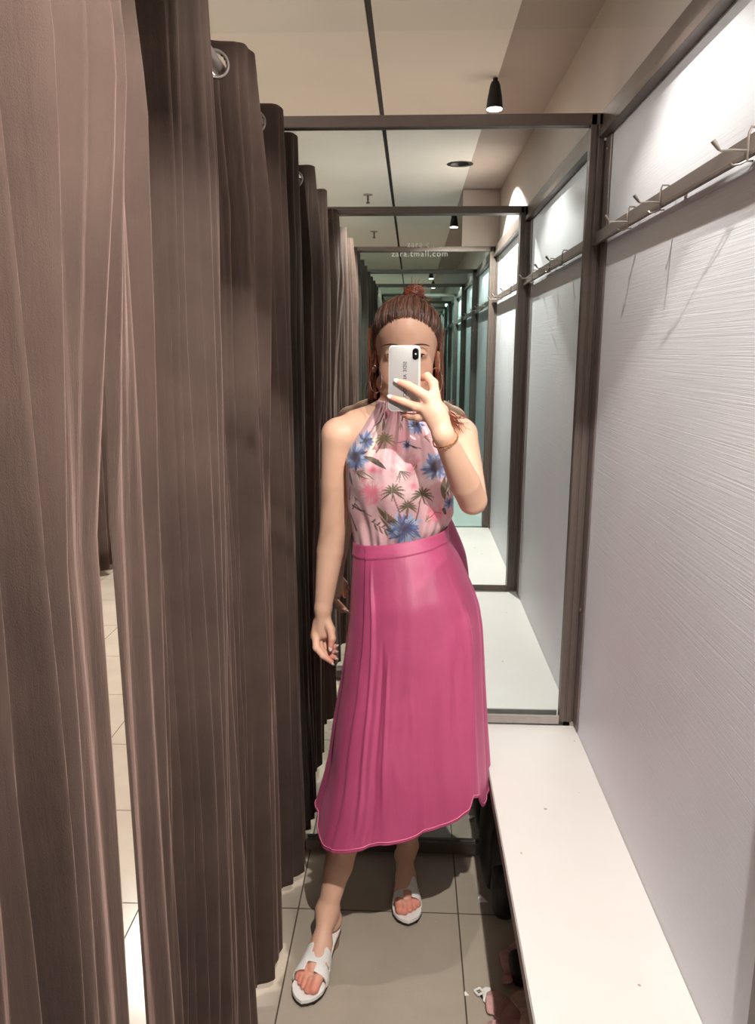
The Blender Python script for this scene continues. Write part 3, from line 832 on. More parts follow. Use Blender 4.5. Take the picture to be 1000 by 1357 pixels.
# scalp cap under the strands
mb = MB(); NA, NB_ = 72, 26
db = Vector((.12, .55, .95)).normalized()
for i in range(NB_):
    for j in range(NA):
        a = -1+2*j/(NA/2-0) if j < NA/2 else 0
        ang = 2*PI*j/NA
        # boundary direction: front half follows the hairline, back half drops to the nape
        if ang <= PI: h0 = hairline(-1+2*ang/PI)
        else: bb = (ang-PI)/PI; h0 = Vector((math.cos(bb*PI), .95*math.sin(bb*PI)+.2, -.27-.42*math.sin(bb*PI)))
        h0 = h0.normalized(); t = i/(NB_-1)
        d = h0.lerp(db, t).normalized() if t < 1 else db
        mb.v.append(on_head(d, -.0066+.0078*min(1, t*2.5)))
for i in range(NB_-1):
    for j in range(NA): mb.f.append([i*NA+j, i*NA+(j+1) % NA, (i+1)*NA+(j+1) % NA, (i+1)*NA+j])
cap = mb.build('hair', mat['hair'], smooth=True); at = cap.data.attributes.new('tone', 'FLOAT', 'POINT'); at.data.foreach_set('value', np.full(len(mb.v), .18, np.float32)); put(cap, person)
paths = []
for k in range(2600):
    a = R.uniform(-1, 1); h0 = hairline(a).normalized()
    h0 = (h0+Vector((R.uniform(-.05, .05), R.uniform(-.03, .06), R.uniform(-.045, .05)))).normalized()
    ex = R.uniform(0, .006) if k % 9 else R.uniform(.004, .011); tone = max(0, min(1, R.gauss(.30, .27)))
    tgt = (db+Vector((R.uniform(-.1, .1), R.uniform(-.1, .1), 0))).normalized(); pts = []
    w1 = R.uniform(-.02, .02); t0 = R.choice((0, 0, .2, .4)) if k % 3 else 0
    for i in range(13):
        t = t0+(1-t0)*i/12; d = h0.lerp(tgt, t).normalized()
        pts.append(on_head(d+Vector((w1*math.sin(t*4), 0, 0)), ex*math.sin(PI*min(1, t*1.2+.05))+(-.0058+.0073*min(1, (t-t0)*2.4) if t0 == 0 else .001)+(.006 if t > .85 else 0)*(t-.85)/.15))
    paths.append((pts, tone))
# back of the head
for k in range(500):
    bb = R.uniform(0, 1); z0 = R.uniform(-.7, .3); h0 = Vector((math.cos(bb*PI)*.98, .98*math.sin(bb*PI), z0)).normalized()
    pts = [on_head(h0.lerp(db, i/9).normalized(), .003+R.uniform(0, .0005)) for i in range(10)]
    paths.append((pts, max(0, min(1, R.gauss(.3, .2)))))
put(strands(paths, .00075, 'combed_hair', mat['hair'], 4), person)
# loose lengths falling behind the shoulders
paths = []
for k in range(900):
    side = R.uniform(-1, 1); bb = (side+1)/2
    X0 = hc.x-math.cos(bb*PI)*.078; Y0 = 1.93+.078*math.sin(bb*PI)
    L = R.uniform(.18, .27)*(1 if abs(side) < .9 else .9); pts = []
    xe = X0+side*R.uniform(-.005, .022); ye = Y0+.015+R.uniform(-.01, .01)+(.02 if abs(side) > .7 else 0)
    w1, w2 = R.uniform(2, 5), R.uniform(0, 6); am = R.uniform(.001, .005); z0 = 1.50+R.uniform(-.03, .095)
    kk = math.sqrt(max(.05, 1-max(0, (z0-1.5235)/.094)**2)); X0 = hc.x+(X0-hc.x)*kk; Y0 = 1.925+(Y0-1.925)*kk
    inn = 0
    for i in range(13):
        t = i/12; pts.append(Vector((X0*(1-t)+xe*t+am*math.sin(w1*t*3+w2)+(inn*(1-t)*(1 if X0 > hc.x else -1)), Y0*(1-t)+ye*t+.012*math.sin(PI*t), z0-L*t)))
    paths.append((pts, max(0, min(1, R.gauss(.26, .22)))))
put(strands(paths, .0015, 'loose_hair', mat['hair'], 4), person)
# reddish wisps over the shoulder
paths = []
for k in range(46):
    p0 = hp(R.uniform(583, 590), R.uniform(535, 552), 1.93); p1 = hp(R.uniform(592, 612), R.uniform(552, 560), 1.875); p2 = hp(R.uniform(598, 624), R.uniform(548, 575), 1.845)
    pts = [p0*(1-t)**2+p1*2*t*(1-t)+p2*t*t for t in [i/8 for i in range(9)]]
    paths.append((pts, R.uniform(.5, 1)))
put(strands(paths, .0009, 'shoulder_wisps', mat['bun'], 4), person); paths = []
for k in range(22):     # fly-aways at the sides
    sx = R.choice((-1, 1)); x0 = hc.x+sx*.078; pts = []
    for i in range(9):
        t = i/8; pts.append(Vector((x0+sx*(.010*math.sin(2*t+k)+.003), 1.905, 1.55-R.uniform(.16, .17)*t)))
    paths.append((pts, R.uniform(.4, 1)))
put(strands(paths, .0008, 'flyaway_hair', mat['bun'], 4), person)
# bun
paths = []
for k in range(420):
    ph0 = R.uniform(0, 2*PI); off = R.gauss(0, .45); off = max(-.9, min(.9, off)); rb = R.uniform(.017, .0235)
    ax = Vector((R.gauss(0, .6), R.gauss(0, .6), 1)).normalized(); rr = rb*math.sqrt(1-off*off); pts = []
    u = ax.orthogonal().normalized(); w = ax.cross(u); n_ = R.uniform(2.6, 4.2)
    for i in range(12):
        a = ph0+i/11*n_; p = bun+u*math.cos(a)*rr*1.1+w*math.sin(a)*rr*1.1+ax*off*rb*.95; p.z = bun.z+(p.z-bun.z)*.9; pts.append(p)
    if k % 9 == 0:
        d_ = (pts[-1]-pts[-2]); o_ = (pts[-1]-bun).normalized()
        for j in range(1, 4): pts.append(pts[-1]+d_*.7+o_*.004*j+Vector((0, 0, -.001*j)))
    paths.append((pts, R.uniform(.2, 1)))
b_ = strands(paths, .0013, 'hair_bun', mat['bun'], 4); tag(b_, 'reddish messy top knot'); put(b_, person)
core = MB().ell(bun+Vector((0, 0, -.004)), (.018, .018, .017)).build('bun_core', mat['bun'], smooth=True)
at = core.data.attributes.new('tone', 'FLOAT', 'POINT'); at.data.foreach_set('value', np.full(len(core.data.vertices), .2, np.float32)); put(core, person)

# ------------------------------------------------------------------ jewellery
for c, rx in ((hp(497.5, 503, 1.855), .50), (hp(577.5, 505, 1.855), .45)):
    pts = [c+Vector((rx*.0305*math.cos(a), -.024*math.cos(a), .0305*math.sin(a))) for a in [2*PI*k/40 for k in range(40)]]
    put(MB().tube(pts, .0011, 8, close=True).build('hoop_earring', mat['silver'], smooth=True), person)
ax = (elR-wrR).normalized(); cbr = wrR+ax*.012; u = ax.orthogonal().normalized(); w = ax.cross(u)
pts = [cbr+(u*math.cos(a)+w*math.sin(a))*.0262+ax*.003*math.sin(2*a) for a in [2*PI*k/48 for k in range(48)]]
mb = MB().tube(pts, .0014, 8, close=True)
for k in range(0, 48, 4): mb.ell(pts[k], (.0022, .0022, .0022), seg=8)
put(mb.build('bracelet', mat['gold'], smooth=True), person)

# ------------------------------------------------------------------ phone
pa = hp(514.5, 457.5, PB); pb_ = hp(557.5, 457.5, PB); zb = hp(535, 545.5, PB).z
ph = empty('smartphone', ((pa.x+pb_.x)/2, PB+.005, zb), label='smartphone in a silver-grey case held up in front of her face', cat='phone')
pw, phh = pb_.x-pa.x, pa.z-zb
def rrect(x0, x1, z0, z1, r, n=8):
    out = []
    for cx_, cz_, a0 in ((x1-r, z1-r, 0), (x0+r, z1-r, PI/2), (x0+r, z0+r, PI), (x1-r, z0+r, 3*PI/2)):
        for k in range(n+1): a = a0+PI/2*k/n; out.append((cx_+r*math.cos(a), cz_+r*math.sin(a)))
    return out
def slab(outl, y0, y1, bev, name, material, root):
    mb = MB(); cx_ = sum(p[0] for p in outl)/len(outl); cz_ = sum(p[1] for p in outl)/len(outl); n = len(outl)
    sx = max(p[0] for p in outl)-cx_; sz = max(p[1] for p in outl)-cz_
    rings = [(y0, bev), (y0+bev*.3, bev*.3), (y0+bev, 0), (y1-bev, 0), (y1-bev*.3, bev*.3), (y1, bev)]
    for y, ins in rings:
        for x, z in outl: mb.v.append(Vector((cx_+(x-cx_)*(1-ins/sx), y, cz_+(z-cz_)*(1-ins/sz))))
    for i in range(len(rings)-1):
        for k in range(n): mb.f.append([i*n+k, i*n+(k+1) % n, (i+1)*n+(k+1) % n, (i+1)*n+k])
    mb.f.append(list(range(n))[::-1]); mb.f.append([(len(rings)-1)*n+k for k in range(n)])
    return put(mb.build(name, material, smooth=True), root)
slab(rrect(pa.x, pb_.x, zb, pa.z, .0095), PB, PB+.0095, .0016, 'case', mat['caseedge'], ph)
slab(rrect(pa.x+.0022, pb_.x-.0042, zb+.0022, pa.z-.0022, .0085), PB-.0004, PB+.001, .0003, 'back_plate', mat['case'], ph)
slab(rrect(pa.x+.003, pb_.x-.003, zb+.003, pa.z-.003, .008), PB+.0088, PB+.0102, .0003, 'screen', mat['glassblack'], ph)
c0 = hp(546.5, 461.5, PB); c1 = hp(554.6, 476.5, PB)
cam_o = slab(rrect(c0.x, c1.x, c1.z, c0.z, .0058), PB-.0028, PB+.0005, .0006, 'camera_bump', mat['glassblack'], ph)
cxm = (c0.x+c1.x)/2
for zz, rr, m_ in ((c0.z-.0062, .0042, 'glassblack'), (c1.z+.0062, .0042, 'glassblack'), ((c0.z+c1.z)/2, .0017, 'white_plastic')):
    put(MB().lathe([(rr, 0), (rr, .0012), (rr*.7, .0012)], (cxm, PB-.0037, zz), 'Y', 20).build('camera_lens' if rr > .003 else 'flash', mat[m_], smooth=True), ph)
for body_, u0, v0, s_ in (("SIDE ALIVE", 0, 0, 1),):
    pass
def case_text(body_, u, v, size, ang):
    o = text_obj(body_, size, 'lettering', mat['print'], .00015, 1.05)
    p = hp(u, v, PB); o.location = (p.x, PB-.0007, p.z)
    o.rotation_euler = (PI/2, ang, 0); o.scale = (-1, 1, 1)     # mirror-written, as every word seen in a looking glass
    bpy.context.view_layer.update(); put(o, ph); return o
case_text('SIDE', 536.5, 486, .0105, -PI/2)
case_text('AI', 536.5, 499, .0105, -PI/2)
case_text('TOOL', 536.5, 520, .0105, -PI/2)

# ------------------------------------------------------------------ blouse
def ring_loft(rows, nth, disp=None):
    """rows: (z, cx, a, b_front, b_back, cy, tilt) -> verts nz x nth"""
    rows = sorted(rows, key=lambda r: -r[0]); zs = np.array([r[0] for r in rows])
    return rows, zs
def interp_rows(rows, nz):
    rows = np.array(sorted(rows, key=lambda r: r[0])); z0, z1 = rows[0, 0], rows[-1, 0]
    zz = np.linspace(z1, z0, nz); out = [zz]
    # smooth (Catmull-like) interpolation through cubic resampling
    for c in range(1, rows.shape[1]):
        v = np.interp(zz, rows[:, 0], rows[:, c]); k = max(3, nz//28) | 1; pad = k//2
        vp = np.pad(v, pad, mode='edge')
        # reflect-pad in value to keep the end slopes
        out.append(np.convolve(vp, np.ones(k)/k, 'valid'))
    return out
def edges(pxrows, y):
    out = []
    for v, l, r in pxrows:
        yy = y if y else 1.875-.095*(v-706)/422; a = W(l, v, yy); b = W(r, v, yy); out.append((a.z, (a.x+b.x)/2, (b.x-a.x)/2))
    return out
blx = edges([(531, 501, 560), (540, 500, 562), (553, 491, 572), (566, 482, 580), (580, 472, 588), (597, 462, 593), (610, 457, 596), (640, 457, 600), (668, 459, 601), (684, 463, 601), (697, 466, 596), (709, 469, 589), (722, 471, 588)], 1.875)
bfront = [.054, .060, .070, .086, .106, .124, .132, .125, .112, .106, .102, .094, .086]
bback = [.068, .060, .056, .052, .055, .060, .062, .062, .062, .064, .066, .064, .060]
rows = [(z, c, a, f_, b__) for (z, c, a), f_, b__ in zip(blx, bfront, bback)]
NZ, NT = 300, 620
zz, cxs, aa, bf, bb_ = interp_rows(rows, NZ)
th = np.linspace(0, 2*PI, NT, endpoint=False)[None, :]
ct, st = np.cos(th), np.sin(th)          # st<0 : front (towards -y)
aa_, cx_, zz_ = aa[:, None], cxs[:, None], zz[:, None]
b2 = np.where(st < 0, bf[:, None], bb_[:, None])
e = .88
X = cx_+aa_*np.sign(ct)*np.abs(ct)**e; Y = (B+.005)+b2*np.sign(st)*np.abs(st)**e
tz = (zz_-zz.min())/(zz.max()-zz.min())
gath = np.clip((tz-.45)/.55, 0, 1)       # gathers radiate from the neck
hem = np.clip((.35-tz)/.35, 0, 1)
fold = .0078*gath**1.0*np.sin(ct*21+1.2*np.sin(5*ct)+2*tz)+.0035*gath*np.sin(ct*37+2)
fold += .0055*(.35+hem)*np.sin(ct*13+2.2*tz*3+1.0*np.sin(6*tz+3*ct))*np.exp(-((tz-.28)/.3)**2)+.004*hem*np.sin(ct*29+3*np.sin(2*ct)+5*tz)
fold += .006*np.sin(6*tz+4*ct)*np.exp(-((tz-.3)/.25)**2)
# centre crease and bust drape
fold += -.006*np.exp(-((ct-.02)/.07)**2)*gath
fold *= np.where(st < 0, 1, .6)
X = X+fold*ct*.6; Y = Y+fold*st
tilt = (X-cxs.mean())*.16*np.clip(1-tz*3, 0, 1)
Z = zz_+0*th+tilt
V = np.stack([X, Y, Z], -1).reshape(-1, 3)
idx = np.arange(NZ*NT).reshape(NZ, NT); nx = np.roll(idx, -1, 1)
Fq = np.stack([idx[:-1], idx[1:], nx[1:], nx[:-1]], -1).reshape(-1, 4)
# open back: drop the upper back
fc = V[Fq].mean(1); keep = ~((fc[:, 1] > B+.03) & (fc[:, 2] > 1.15) & (fc[:, 2] < 1.335))
blouse = mesh_obj('halter_top', V, Fq[keep].tolist(), mat['floral'])
sd = blouse.modifiers.new('s', 'SOLIDIFY'); sd.thickness = .0016; sd.offset = -1
put(blouse, person); tag(blouse, 'pink floral halter top printed with palm trees and blue flowers')
# print
c00 = W(440, 540, 1.775); c11 = W(610, 720, 1.775)
PX = (V[:, 0]-c00.x)/(c11.x-c00.x)*1000; PY = (V[:, 2]-c00.z)/(c11.z-c00.z)*1059
back = V[:, 1] > B; PX = np.where(back, 1050-PX, PX)
P = np.stack([PX, PY], -1)
def L3(r, g, b): return np.array(lin(r, g, b)[:3])
colr = np.tile(L3(218, 172, 178), (len(P), 1))
def nz2(p, s, seed):
    r_ = np.random.default_rng(seed); o = 0
    for i in range(5):
        k = r_.normal(size=2)/s*(1+i*.6); o = o+np.sin(p@k+r_.uniform(0, 6))/(1+i*.4)
    return o/2.2
def blend(mask, c): 
    global colr
    mask = np.clip(mask, 0, 1)[:, None]; colr = colr*(1-mask)+c*mask
def blob(cx, cy, rx, ry, c, soft=.5, seed=0, rough=.35, amt=1):
    d = np.hypot((PX-cx)/rx, (PY-cy)/ry)+rough*nz2(P, 28, seed); blend(amt*(1-d)/soft, c)
def stroke(pts, w0, w1, c, amt=1, w_mid=None):
    pts = [np.array(p, float) for p in pts]; n = len(pts)-1
    lo = np.min(pts, 0)-30; hi = np.max(pts, 0)+30
    sel = np.where((PX > lo[0]) & (PX < hi[0]) & (PY > lo[1]) & (PY < hi[1]))[0]
    if len(sel) == 0: return
    Q = P[sel]; best = np.full(len(sel), -1e9)
    for i in range(n):
        a, b = pts[i], pts[i+1]; d = b-a; t = np.clip(((Q-a)@d)/(d@d+1e-9), 0, 1)
        dist = np.linalg.norm(Q-a-t[:, None]*d, axis=1); tt = (i+t)/n
        w = w0+(w1-w0)*tt if w_mid is None else (w0*(1-tt)+w1*tt+(w_mid-(w0+w1)/2)*4*tt*(1-tt))
        best = np.maximum(best, (w-dist)/2.2+.5)
    m = np.zeros(len(P)); m[sel] = np.clip(best, 0, 1)*amt; blend(m, c)
pr_ = random.Random(5)
WHITE, CREAM, ROSE, DROSE = L3(240, 214, 212), L3(222, 204, 178), L3(228, 120, 142), L3(206, 92, 118)
OL, DOL, GR = L3(96, 88, 56), L3(40, 33, 28), L3(132, 126, 76)
BL, LBL, DBL, NAVY = L3(98, 124, 176), L3(158, 182, 214), L3(50, 64, 112), L3(24, 24, 52)
for a in ((250, 560, 130, 70, WHITE, 1, 1), (520, 480, 70, 110, WHITE, 1, 2), (300, 300, 150, 110, CREAM, 1.2, 3), (700, 200, 160, 70, L3(238, 186, 196), 1, 4), (480, 300, 120, 90, L3(226, 150, 160), 1, 5), (560, 640, 200, 120, L3(232, 196, 196), 1, 6), (200, 900, 120, 160, L3(222, 168, 170), 1, 7), (620, 430, 60, 120, L3(206, 128, 140), .9, 8), (900, 820, 100, 130, L3(222, 160, 168), .9, 9), (740, 560, 160, 60, L3(236, 206, 208), .8, 10)):
    blob(*a)
blob(300, 670, 95, 95, ROSE, .8, 21, .5); blob(240, 570, 60, 50, ROSE, .9, 22, .5, .8); blob(320, 480, 70, 30, ROSE, .8, 23, .4, .8)
for k in range(16):
    a = 2*PI*k/16+.1; stroke([(300, 670), (300+110*math.cos(a), 670+105*math.sin(a))], 9, 2, ROSE, .7)
blob(620, 600, 50, 40, ROSE, .8, 24, .4, .6); blob(810, 860, 85, 60, ROSE, .7, 25, .5); blob(760, 800, 40, 40, DROSE, .9, 26, .4, .7); blob(555, 240, 60, 90, ROSE, 1, 27, .4, .55)
blob(420, 60, 50, 50, L3(214, 140, 158), .8, 28, .3)
for k in range(40):
    x = pr_.uniform(120, 900); y = pr_.uniform(60, 1000); a = pr_.uniform(1.2, 1.9); l = pr_.uniform(30, 90)
    stroke([(x, y), (x+l*math.cos(a), y+l*math.sin(a))], 1.5, 2.5, pr_.choice((DROSE, L3(196, 130, 140), WHITE)), .45)
def flower(cx, cy, r, dark=.35, n=20, seed=0):
    q_ = random.Random(seed)
    blob(cx, cy, r*1.05, r*1.05, LBL, .9, seed+60, .4, .55)
    for k in range(n):
        a = 2*PI*k/n+q_.uniform(-.1, .1); rr = r*q_.uniform(.75, 1.1); c = q_.choice((BL, LBL, LBL, BL, DBL))
        m1 = (cx+rr*.5*math.cos(a), cy+rr*.5*math.sin(a)); m2 = (cx+rr*math.cos(a+.1), cy+rr*math.sin(a+.1))
        stroke([(cx, cy), m1, m2], r*.04, r*.02, c, 1, r*.13)
    for k in range(n):
        a = 2*PI*(k+.5)/n; rr = r*q_.uniform(.45, .85); stroke([(cx, cy), (cx+rr*math.cos(a), cy+rr*math.sin(a))], r*.055, r*.01, DBL, .95)
        stroke([(cx+rr*.3*math.cos(a+.12), cy+rr*.3*math.sin(a+.12)), (cx+rr*1.15*math.cos(a+.16), cy+rr*1.15*math.sin(a+.16))], r*.02, r*.008, NAVY, .7)
    blob(cx, cy, r*dark, r*dark, NAVY, .8, seed+40, .3)
flower(245, 270, 74, .25, 16, 1); flower(170, 395, 108, .38, 22, 2); flower(800, 455, 118, .5, 22, 3); flower(560, 950, 145, .2, 26, 4); flower(635, 140, 78, .35, 16, 5)
flower(575, 288, 42, .5, 10, 6); flower(890, 530, 48, .5, 12, 7); flower(915, 780, 60, .2, 12, 8); flower(460, 975, 60, .15, 12, 9)
def lens(x0, y0, x1, y1, w, c, vein=None, bend=0):
    mx, my = (x0+x1)/2-(y1-y0)*bend, (y0+y1)/2+(x1-x0)*bend
    pts = [((1-t)**2*x0+2*t*(1-t)*mx+t*t*x1, (1-t)**2*y0+2*t*(1-t)*my+t*t*y1) for t in [i/8 for i in range(9)]]
    stroke(pts, 1.5, 1.5, c, 1, w)
    if vein is not None: stroke(pts, 1.8, 1, vein, .9)
lens(235, 380, 415, 465, 20, DOL, OL, -.12); lens(250, 390, 360, 400, 13, OL, DOL, .1)
for a in ((340, 770, 500, 915, 14), (345, 790, 470, 930, 10), (400, 800, 510, 920, 12), (360, 850, 450, 960, 10), (430, 830, 520, 900, 8)): lens(*a, OL, GR, .1)
for k in range(7): lens(300+k*20, 912+k*9, 330+k*20, 880+k*12+(k % 2)*90, 8, OL, DOL, .15)
stroke([(295, 905), (420, 975)], 3, 2, DOL)
lens(872, 545, 880, 745, 24, OL, DOL, .12); lens(900, 560, 910, 720, 12, DOL, OL, .1); lens(120, 520, 145, 630, 10, OL, DOL, .1)
stroke([(140, 830), (160, 780), (200, 820), (300, 862)], 6, 3, L3(70, 30, 40)); stroke([(140, 800), (210, 832), (250, 820)], 9, 4, L3(70, 30, 40))
stroke([(115, 880), (150, 960), (170, 1010)], 5, 8, L3(70, 30, 40)); stroke([(120, 650), (110, 760)], 3, 5, L3(70, 40, 40))
stroke([(310, 160), (360, 120), (385, 60)], 3, 5, DOL); lens(380, 190, 385, 90, 11, OL, DOL, .1); lens(300, 215, 380, 120, 10, CREAM, OL, .1); lens(400, 110, 400, 40, 10, L3(90, 40, 54), None, .2)
stroke([(500, 270), (560, 262), (600, 290), (680, 318)], 3, 3, L3(110, 60, 70)); lens(600, 290, 650, 312, 8, DOL)
stroke([(515, 40), (540, 60), (530, 110)], 9, 5, DOL); lens(160, 500, 280, 550, 6, GR, OL, .2); lens(200, 490, 320, 555, 5, GR, OL, -.1)
stroke([(150, 500), (165, 530)], 5, 3, DROSE); stroke([(870, 820), (885, 860)], 14, 10, DOL); stroke([(760, 870), (800, 830), (850, 850)], 4, 3, L3(130, 70, 70))
for (x_, y_, a0, n_, l_) in ((300, 330, -.4, 6, 60), (180, 500, .6, 6, 70), (640, 420, 2.0, 4, 40), (520, 480, 1.2, 7, 90), (905, 640, 1.5, 6, 60), (150, 720, 1.4, 5, 50), (420, 900, -.9, 7, 80), (720, 900, -.7, 5, 60), (520, 120, 1.6, 4, 60), (700, 230, .3, 5, 70)):
    for k in range(n_):
        a = a0+(k-n_/2)*.28; x2, y2 = x_+l_*math.cos(a), y_+l_*math.sin(a); stroke([(x_, y_), ((x_+x2)/2+5, (y_+y2)/2), (x2, y2)], 1.4, 1.2, pr_.choice((OL, DOL, GR, CREAM, L3(150, 84, 96))), .85, 4)
def palm(cx, cy, r, base, seed=0, c1=OL, c2=DOL, n=11, trunk=L3(120, 62, 60)):
    q_ = random.Random(seed)
    if base: stroke([(cx, cy), ((cx*2+base[0])/3-4, (cy*2+base[1])/3), ((cx+base[0]*2)/3+2, (cy+base[1]*2)/3), base], 3, 6, trunk)
    for k in range(n):
        a = -PI*1.12+PI*1.24*k/(n-1)+q_.uniform(-.06, .06); L_ = r*q_.uniform(.8, 1.05)
        pts = []
        for i in range(7):
            t = i/6; pts.append((cx+L_*t*math.cos(a), cy+L_*t*math.sin(a)+L_*.30*t*t))
        stroke(pts, 3, 1.5, c1, 1, 7); stroke(pts, 2.6, 1.2, c2, 1)
        for i in range(1, 7):
            x, y = pts[i]; stroke([(x, y), (x+q_.uniform(-7, 7), y+r*.13)], 2.0, 1.0, q_.choice((c1, c2, GR)), .9)
    for k in range(3): stroke([(cx, cy), (cx+q_.uniform(-30, 30), cy+r*.75)], 4, 2, c1)
palm(467, 645, 100, (530, 865), 1); palm(695, 675, 98, (648, 885), 2); palm(585, 768, 78, (578, 870), 3); palm(400, 250, 82, (335, 345), 4, L3(150, 138, 98), L3(92, 78, 56))
ca = blouse.data.attributes.new('print', 'FLOAT_COLOR', 'POINT'); ca.data.foreach_set('color', np.concatenate([colr, np.ones((len(P), 1))], 1).astype(np.float32).ravel())
# neck band
npts = [Vector((hc.x-.003+.058*math.cos(a), 1.922+.058*math.sin(a), 1.357+.010*math.sin(a)+.003*math.sin(9*a))) for a in [2*PI*k/60 for k in range(60)]]
nb_ = MB().tube(npts, .0085, 12, close=True).build('neck_tie', mat['floral'], smooth=True)
nv = np.array([v for v in [tuple(x.co) for x in nb_.data.vertices]]); cc_ = np.tile(L3(216, 150, 160), (len(nv), 1)); sel = np.sin(nv[:, 0]*160+nv[:, 2]*120) > .55; cc_[sel] = L3(120, 80, 96); sel = np.sin(nv[:, 0]*230-nv[:, 2]*90+nv[:, 1]*90) > .7; cc_[sel] = L3(230, 200, 200)
ca = nb_.data.attributes.new('print', 'FLOAT_COLOR', 'POINT'); ca.data.foreach_set('color', np.concatenate([cc_, np.ones((len(nv), 1))], 1).astype(np.float32).ravel()); put(nb_, person)

# ------------------------------------------------------------------ skirt
skx = edges([(706, 468, 592), (719, 469, 598), (734, 467, 608), (760, 466, 619), (779, 465, 627), (800, 464, 634), (830, 462, 638), (860, 459, 639), (900, 454, 640), (930, 449, 641), (962, 444, 642), (1000, 440, 644), (1030, 434, 645), (1066, 424, 645), (1100, 416, 647), (1128, 414, 648)], None)
nrow = len(skx); rows = []
for i, (z, c, a) in enumerate(skx):
    t = i/(nrow-1); bfr = .098+.03*min(1, t*3)+.055*t; bbk = .086+.045*min(1, t*3)+.045*t
    rows.append((z, c, a, bfr, bbk))
zz, cxs, aa, bf, bb_ = interp_rows(rows, 340)
NZ, NT = 340, 640
th = np.linspace(0, 2*PI, NT, endpoint=False)[None, :]; ct, st = np.cos(th), np.sin(th)
t = np.linspace(0, 1, NZ)[:, None]
b2 = np.where(st < 0, bf[:, None], bb_[:, None])
sup = .95-.08*t
X = cxs[:, None]+aa[:, None]*np.sign(ct)*np.abs(ct)**sup; Y = 1.875-.095*t+b2*np.sign(st)*np.abs(st)**sup
X = X+0
def ridge(c0_, c1_, w0_, w1_, amp, ta=0, tb=1):
    c = c0_+(c1_-c0_)*t; w = w0_+(w1_-w0_)*t; m = np.clip((t-ta)/.12+.0, 0, 1)*np.clip((tb-t)/.12+.2, 0, 1)
    return amp*np.exp(-((ct-c)/w)**2)*m*(st < .3)
fold = .007*t*np.sin(ct*9+1.3*np.sin(2.3*t)+1.5)+.0028*t*np.sin(ct*17+2*t+.6)+.001*t*np.sin(ct*31+3*np.sin(3*t))
fold = np.where(st < 0, fold, .016*t*np.sin(th*9))
# wrap edge: a step in front-left running from the waist to the hem
edge = -.70+.30*0*t-.02*np.sin(3*t)
wrap = .0075/(1+np.exp(-(ct-(-.70-.02*t))/.008))*(st < 0)*np.clip(1-(ct+.7)*1.1, .0, 1)
fold = fold+wrap*np.clip(t*9, 0, 1)
fold = fold+ridge(-.58, -.50, .018, .035, .006, .05, .95)+ridge(-.40, -.22, .015, .03, .005, .35, .9)-ridge(-.46, -.34, .02, .04, .005, .3, 1.1)+ridge(-.12, .10, .02, .05, .005, .45, 1.1)-ridge(.45, .62, .05, .06, .006, .35, 1.1)+ridge(.72, .80, .03, .05, .007, .2, 1.1)
rg = np.random.default_rng(4)
for k in range(26):
    c_, t_, w_, l_, am = rg.uniform(-.85, .85), rg.uniform(.12, .95), rg.uniform(.02, .05), rg.uniform(.03, .10), rg.uniform(-.0022, .0022); sl = rg.uniform(-.6, .6)
    fold = fold+am*np.exp(-((ct-c_-sl*(t-t_))/w_)**2-((t-t_)/l_)**2)*(st < 0)
X = X+fold*ct; Y = Y+fold*st
# the forward leg pushes the front left panel out
push = np.exp(-((ct+.62)/.42)**2)*np.clip((t-.35)/.65, 0, 1)**1.2*(st < .2)
Y = Y-.045*push*np.clip(-st+.2, 0, 1)
Zb = zz[:, None]+0*th
# hem line as a function of position round the skirt (front values from the photograph)
hx = np.array([-1, -.8, -.6, -.22, 0, .18, .53, .66, .72, .84, .95, 1.0]); hz = np.array([.335, .352, .372, .398, .404, .416, .438, .452, .482, .47, .415, .405])
hemf = np.interp(ct, hx, hz); hemb = np.interp(ct, [-1, 0, 1], [.345, .42, .41])
hemz = np.where(st < 0, hemf, hemb)
z0 = zz[0]; topz = z0+(X[0:1]-cxs[0])*.17
Z = topz+(hemz-topz)*t+0*X
# keep silhouette rows aligned: x profile is sampled at the actual height
cZ = np.interp(-Z.ravel(), -zz, cxs).reshape(Z.shape); aZ = np.interp(-Z.ravel(), -zz, aa).reshape(Z.shape)
X = cZ+aZ*np.sign(ct)*np.abs(ct)**sup+fold*ct
X = np.where(Z < .47, np.minimum(X, .2035), X)
V = np.stack([X, Y, Z], -1).reshape(-1, 3); idx = np.arange(NZ*NT).reshape(NZ, NT); nx = np.roll(idx, -1, 1)
Fq = np.stack([idx[:-1], idx[1:], nx[1:], nx[:-1]], -1).reshape(-1, 4)
skirt = mesh_obj('skirt', V, Fq.tolist(), mat['satin']); sd = skirt.modifiers.new('s', 'SOLIDIFY'); sd.thickness = .0018; sd.offset = -1
put(skirt, person); tag(skirt, 'long raspberry pink satin wrap skirt')
G = V.reshape(NZ, NT, 3)
def band(i0, i1, off, name, material, parent):
    nr = np.zeros((NT, 2)); v = []; f = []
    rowsi = list(range(i0, i1+1))
    for i in rowsi:
        row = G[i]; tg = np.roll(row, -3, 0)-np.roll(row, 3, 0); n_ = np.stack([tg[:, 1], -tg[:, 0]], -1); n_ /= np.linalg.norm(n_, axis=1)[:, None]
        edge_ = off*(0.3 if i in (i0, i1) else 1)
        for k in range(NT): v.append((row[k, 0]+n_[k, 0]*edge_, row[k, 1]+n_[k, 1]*edge_, row[k, 2]))
    m_ = len(rowsi)
    for i in range(m_-1):
        for k in range(NT): f.append((i*NT+k, (i+1)*NT+k, (i+1)*NT+(k+1) % NT, i*NT+(k+1) % NT))
    o = mesh_obj(name, v, f, material, parent); o.parent = parent; return o
